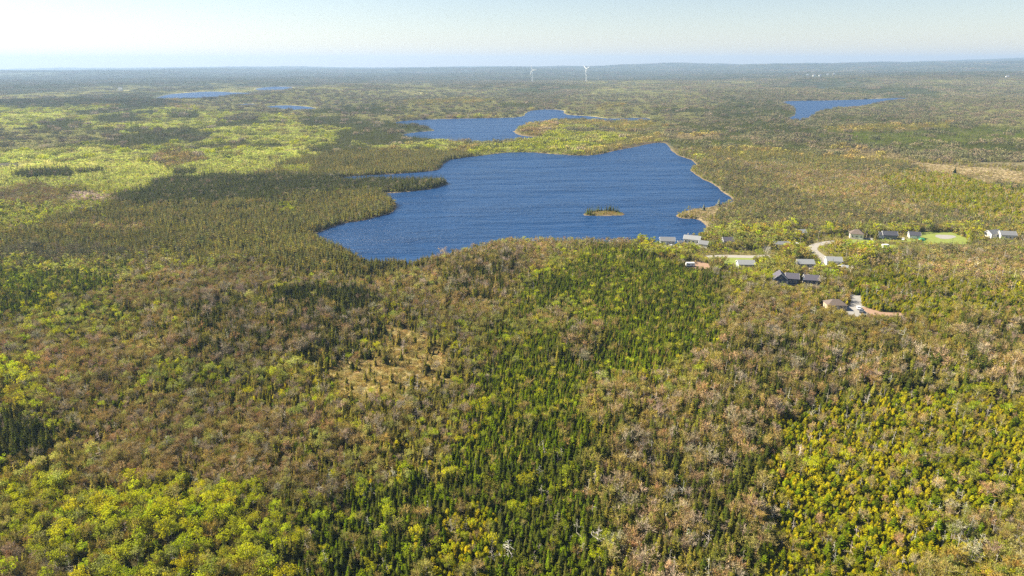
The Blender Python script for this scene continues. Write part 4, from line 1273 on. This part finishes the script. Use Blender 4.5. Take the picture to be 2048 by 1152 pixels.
# singled-out trees
def special(px, py, kind, h, tint, label, wide=1.0, name=None, cat="tree"):
    x, y = ground_at(px, py)
    SPECIAL.append((float(x), float(y), kind, h, tint, label, wide, name))
special(1407, 421, 'spruce', 7.0, (0.24, 0.26, 0.20), "pale grey-green conifer alone on the reedy point, shorter of two", 1.15, "pale_conifer")
special(1437, 413, 'spruce', 8.2, (0.26, 0.28, 0.21), "tall pale grey-green conifer at the base of the reedy point", 1.15, "pale_conifer")
special(1909, 347, 'spruce', 9.5, (0.03, 0.05, 0.016), "lone dark spruce standing tall in the brown heath strip", 1.0, "spruce_tree")
special(1532, 522, 'bare', 10, (0.50, 0.47, 0.40), "tall whitish blossoming tree beside the lime tree near the lane", .8, "blossoming_tree")
special(1518, 524, 'leafy', 9.5, (0.26, 0.30, 0.04), "large lime-green tree beside the whitish blossoming tree", 1.0, "leafing_tree")
special(1575, 512, 'bare', 8.5, (0.32, 0.15, 0.05), "broad rust-coloured budding tree above the grey bungalow", 1.3, "budding_tree")
special(1019, 1122, 'dead', 7.5, (0.45, 0.43, 0.39), "bleached dead snag with crooked arms among dark young firs", 1.5, "dead_tree")
special(1196, 1108, 'dead', 8.0, (0.42, 0.39, 0.36), "tall grey dead snag at the edge of dark firs", 1.3, "dead_tree")

KIND_NAME = {'spruce': 'spruce_tree', 'fir': 'fir_tree', 'leafy': 'leafing_tree', 'bare': 'budding_tree', 'dead': 'dead_tree', 'shrub': 'shrub'}
LIMIT = {'spruce': 300, 'fir': 300, 'leafy': 300, 'bare': 300, 'dead': 220, 'shrub': 120}
GROUP = {'spruce': 'spruces of the near forest', 'fir': 'young firs of the near forest', 'leafy': 'leafing hardwoods of the near forest',
         'bare': 'budding hardwoods of the near forest', 'dead': 'dead standing trees of the near forest', 'shrub': 'low shrubs of the near forest'}

def place_tree(x, y, z, kind, h, tint, rot, var, wide, label, group, name=None):
    full, tr, cr, hn = PROTO[kind, 0][var]
    s = h / hn
    if tr is not None and cr is not None:
        e = empty(name or KIND_NAME[kind], x, y, z - .05, rot)
        e.scale = (s * wide, s * wide, s)
        for nm, me in (('trunk', tr), ('crown', cr)):
            o = bpy.data.objects.new(nm, me); COL.objects.link(o); o.parent = e
            o["tint"] = [float(c) for c in tint]
    else:
        e = bpy.data.objects.new(name or KIND_NAME[kind], tr or cr); COL.objects.link(e)
        e.location = (x, y, z - .05); e.rotation_euler = (0, 0, rot); e.scale = (s * wide, s * wide, s)
        e["tint"] = [float(c) for c in tint]
    tag(e, label, "shrub" if kind == 'shrub' else "tree", group)

def tone(kind, t):
    r, g, b = t
    if kind in ('spruce', 'fir'):
        if r > g * 1.02: return "ochre-yellow" if r > .11 else "brownish olive"
        if r > g * .84: return "yellow-green" if g > .095 else "olive-green"
        return "bright green" if g > .085 else "dark green"
    if kind == 'leafy':
        return "bright lime-green" if b < .05 else "pale yellowish-green"
    if kind == 'bare':
        if r > g * 1.85: return "rust-brown"
        if b > .62 * r: return "greyish"
        if r > g * 1.45: return "pinkish-tan"
        return "straw-tan"
    if kind == 'dead':
        return "bleached" if r > .34 else "grey"
    return "ochre" if r > g * 1.2 else "yellow-green"

WHERE = {'yfir': ' in the yellow fir thicket', 'dfir': ' in the dark young fir stand', 'gfir': ' in the green fir stand', 'limemix': ' in the lime-green thicket',
         'brown': ' in the brown budding wood', 'bspruce': ' in the tall spruce wood', 'mix': ' in the mixed wood', 'ymix': ' in the ochre mixed wood', 'dspruce': ' in the dark spruce stand'}
def individuals(N):
    x, y, kind, h, tint = N['x'], N['y'], N['kind'], N['h'], N['tint']
    px, py = to_px(x, y, N['z'] + h * .6)
    vis = (px > 4) & (px < 2044) & (py > 4) & (py < 1146)
    taken = np.zeros(len(x), bool)
    desc = {'spruce': 'spruce', 'fir': 'young fir', 'leafy': 'leafing hardwood', 'bare': 'leafless budding hardwood', 'dead': 'dead standing tree', 'shrub': 'low shrub'}
    for k, lim in LIMIT.items():
        m = np.where((kind == k) & vis)[0]
        m = m[np.argsort(np.hypot(x[m], y[m]))][:lim]
        if not len(m): continue
        taken[m] = True
        med = np.quantile(h[m], [.3, .75])
        for i in m:
            d2 = (x - x[i]) ** 2 + (y - y[i]) ** 2
            d2[i] = 1e9
            j = np.where((d2 < 9) & (kind != k))[0]
            size = "short" if h[i] < med[0] else ("tall" if h[i] > med[1] else "mid-height")
            lab = f"{size} {tone(k, tint[i])} {desc[k]}"
            if len(j):
                q = j[np.argmin(d2[j])]
                kq = desc[kind[q]]
                tq = tone(kind[q], tint[q])
                lab += f" beside {'an' if tq[0] in 'aeiou' else 'a'} {tq} {kq}"
            else:
                lab += " among its own kind"
            wh = WHERE.get(SN[N['si'][i]], "")
            if len((lab + wh).split()) <= 14: lab += wh
            place_tree(float(x[i]), float(y[i]), float(N['z'][i]), k, float(h[i]), np.clip(tint[i], .005, .8), float(N['rot'][i]), int(rng.integers(len(PROTO[k, 0]))), float(rng.uniform(.88, 1.18)), lab, GROUP[k])
    return taken

taken = individuals(NEAR)
for (x, y, kind, h, tint, label, wide, name) in SPECIAL:
    xa, ya = np.array([x]), np.array([y])
    place_tree(x, y, float(height(xa, ya, lake_sd(xa, ya))[0]), kind, h, tint, random.uniform(0, 6), 1, wide, label, None, name)

for N, tk in ((NEAR, taken), (MIDS, np.zeros(len(MIDS['x']), bool))):
    lod = N['lod']
    for k in KIND_NAME:
        m = (N['kind'] == k) & ~tk
        n = int(m.sum())
        if not n: continue
        hn = PROTO[k, lod][0][3]
        s = N['h'][m] / hn
        w = s * rng.uniform(.88, 1.18, n)
        if k == 'shrub': w = np.maximum(w, .55)
        if lod == 1: w = w * 1.12
        emit(k, lod, N['x'][m], N['y'][m], N['z'][m] - .05, N['rot'][m], np.stack([w, w, s], 1), rng.integers(0, len(PROTO[k, lod]), n), N['tint'][m])

# island: a rim of dark little spruces along its back
ip = island_poly
bk = ip[(ip[:, 1] > ip[:, 1].mean() - 1) | (ip[:, 0] < ip[:, 0].min() + 6)]
n = 60
pts = bk[rng.integers(0, len(bk), n)]
pts = pts + (ip.mean(0) - pts) * rng.uniform(.08, .35, (n, 1))
hh = rng.uniform(3.0, 6.8, n)
emit('spruce', 1, pts[:, 0], pts[:, 1], np.full(n, GZ), rng.uniform(0, 6, n), np.stack([hh / 7, hh / 7, hh / 7], 1), rng.integers(0, 4, n), np.tile(np.array(T_DARK[0]), (n, 1)) * rng.uniform(.9, 1.6, (n, 1)))

def scatter_blocks(ymin, ymax, s, dlo, dhi, lod, size, shore):
    p = jgrid(ymin, ymax, s, .82, 60)
    x, y = p[:, 0], p[:, 1]
    d = np.hypot(x, y); dj = d * rng.uniform(.93, 1.07, d.shape)
    m = (dj >= dlo) & (dj < dhi); x, y = x[m], y[m]
    sd = lake_sd(x, y); m = sd > shore; x, y, sd = x[m], y[m], sd[m]
    b, _ = blocked(x, y); x, y, sd = x[~b], y[~b], sd[~b]
    si = stand_at(x, y)
    kind, tint, hh = choose(si, len(x))
    ok = np.array([k is not None and k != 'dead' for k in kind])
    x, y, sd, kind, tint, hh = x[ok], y[ok], sd[ok], kind[ok], tint[ok], hh[ok]
    drift = fbm(x / (s * 12), y / (s * 12), 71) - .5
    tint = tint * (1 + drift[:, None] * np.array((.5, .48, .4))) * rng.uniform(.85, 1.18, (len(x), 1))
    z = height(x, y, sd)
    hs_ = rng.uniform(.75, 1.2, len(x)) * (1 + (fbm(x / 60, y / 60, 81) - .5) * .5)
    edge = np.clip((sd - shore) / (size * .6), 0, 1)
    for nm, ks in (('conifer_block', ('spruce', 'fir')), ('hardwood_block', ('leafy', 'bare')), ('shrub_block', ('shrub',))):
        m = np.isin(kind, ks); n = int(m.sum())
        if not n: continue
        w = (.55 + .45 * edge[m]) if lod < 4 else np.ones(n)
        emit(nm, lod, x[m], y[m], z[m], rng.uniform(0, 6.28, n), np.stack([w, w, hs_[m] * np.where(kind[m] == 'fir', .7, 1.0)], 1), rng.integers(0, 4, n), tint[m])
scatter_blocks(880, 3050, 10.5, 980, 2900, 2, 13, 6.5)
scatter_blocks(2600, 8600, 34, 2900, 8200, 3, 42, 20)
scatter_blocks(7600, 15200, 100, 8200, 15000, 4, 130, 70)

def node_group(kind, lod):
    col = bpy.data.collections.new(f"{kind}_{lod}_forms")
    for i, pr in enumerate(PROTO[kind, lod]):
        o = bpy.data.objects.new(f"{kind}_{lod}_form_{i:02d}", pr[0]); col.objects.link(o)
    ng = bpy.data.node_groups.new(f"scatter_{kind}_{lod}", 'GeometryNodeTree')
    ng.interface.new_socket("Geometry", in_out='INPUT', socket_type='NodeSocketGeometry')
    ng.interface.new_socket("Geometry", in_out='OUTPUT', socket_type='NodeSocketGeometry')
    N = ng.nodes
    gi = N.new("NodeGroupInput"); go = N.new("NodeGroupOutput")
    ci = N.new("GeometryNodeCollectionInfo"); ci.inputs["Collection"].default_value = col
    ci.inputs["Separate Children"].default_value = True; ci.inputs["Reset Children"].default_value = True
    iop = N.new("GeometryNodeInstanceOnPoints"); iop.inputs["Pick Instance"].default_value = True
    def attr(name, typ):
        a = N.new("GeometryNodeInputNamedAttribute"); a.data_type = typ; a.inputs["Name"].default_value = name
        return a.outputs["Attribute"]
    L = ng.links
    L.new(gi.outputs[0], iop.inputs["Points"])
    L.new(ci.outputs[0], iop.inputs["Instance"])
    L.new(attr("form", 'INT'), iop.inputs["Instance Index"])
    cx = N.new("ShaderNodeCombineXYZ"); L.new(attr("turn", 'FLOAT'), cx.inputs[2])
    e2r = N.new("FunctionNodeEulerToRotation"); L.new(cx.outputs[0], e2r.inputs[0])
    L.new(e2r.outputs[0], iop.inputs["Rotation"])
    L.new(attr("size", 'FLOAT_VECTOR'), iop.inputs["Scale"])
    L.new(iop.outputs[0], go.inputs[0])
    return ng

STUFF_NAME = {'spruce': 'spruce_forest', 'fir': 'young_fir_forest', 'leafy': 'leafing_forest', 'bare': 'budding_forest', 'dead': 'dead_trees', 'shrub': 'low_shrubs',
              'conifer_block': 'distant_conifer_forest', 'hardwood_block': 'distant_hardwood_forest', 'shrub_block': 'distant_shrubland'}
STUFF_LABEL = {'spruce': 'dark and olive spruces filling the forest between the nearer trees', 'fir': 'dense young green and yellow firs covering the regrowing stands',
               'leafy': 'lime-green leafing hardwoods scattered through the forest', 'bare': 'tan and pinkish budding hardwoods filling the brown stands',
               'dead': 'pale dead standing trees scattered through the forest', 'shrub': 'low ochre shrubs on the bog and lake shores',
               'conifer_block': 'far dark conifer woods stretching to the blue horizon', 'hardwood_block': 'far tan hardwood country beyond the lakes',
               'shrub_block': 'yellow-green open shrubland beyond the lake on the left plain'}
total = 0
for (kind, lod), lst in POINTS.items():
    x, y, z, rot = (np.concatenate([l[i] for l in lst]) for i in range(4))
    scl = np.concatenate([l[4] for l in lst]); var = np.concatenate([l[5] for l in lst]); tint = np.clip(np.concatenate([l[6] for l in lst]), .004, .8)
    n = len(x); total += n
    me = bpy.data.meshes.new(STUFF_NAME[kind])
    me.vertices.add(n)
    me.vertices.foreach_set("co", np.stack([x, y, z], 1).astype(np.float32).ravel())
    a = me.attributes.new("turn", 'FLOAT', 'POINT'); a.data.foreach_set("value", rot.astype(np.float32))
    a = me.attributes.new("form", 'INT', 'POINT'); a.data.foreach_set("value", var.astype(np.int32))
    a = me.attributes.new("size", 'FLOAT_VECTOR', 'POINT'); a.data.foreach_set("vector", scl.astype(np.float32).ravel())
    a = me.attributes.new("tint", 'FLOAT_COLOR', 'POINT'); a.data.foreach_set("color", np.concatenate([tint, np.ones((n, 1))], 1).astype(np.float32).ravel())
    o = bpy.data.objects.new(STUFF_NAME[kind], me); COL.objects.link(o)
    o["kind"] = "stuff"; o["label"] = STUFF_LABEL[kind]; o["category"] = "shrubs" if 'shrub' in kind else "forest"
    md = o.modifiers.new("scatter", 'NODES'); md.node_group = node_group(kind, lod)
print("INSTANCES", total, "objects", len(scene.objects))

# ------------------------------------------------------------------ haze
def haze():
    m = bpy.data.materials.new("haze_air")
    nt, out = nodes(m)
    v = nt.nodes.new("ShaderNodeVolumePrincipled")
    v.inputs["Color"].default_value = (0.41, 0.59, 0.88, 1)
    v.inputs["Density"].default_value = 0.000082
    v.inputs["Anisotropy"].default_value = 0.15
    nt.links.new(v.outputs[0], out.inputs["Volume"])
    b = MB(); b.box(-22000, 22000, -21500, 21500, -6, 330)
    me = b.mesh("haze", [m]); o = bpy.data.objects.new("haze", me); COL.objects.link(o)
    o["kind"] = "stuff"; o["label"] = "thin blue summer haze lying over the whole country"
haze()
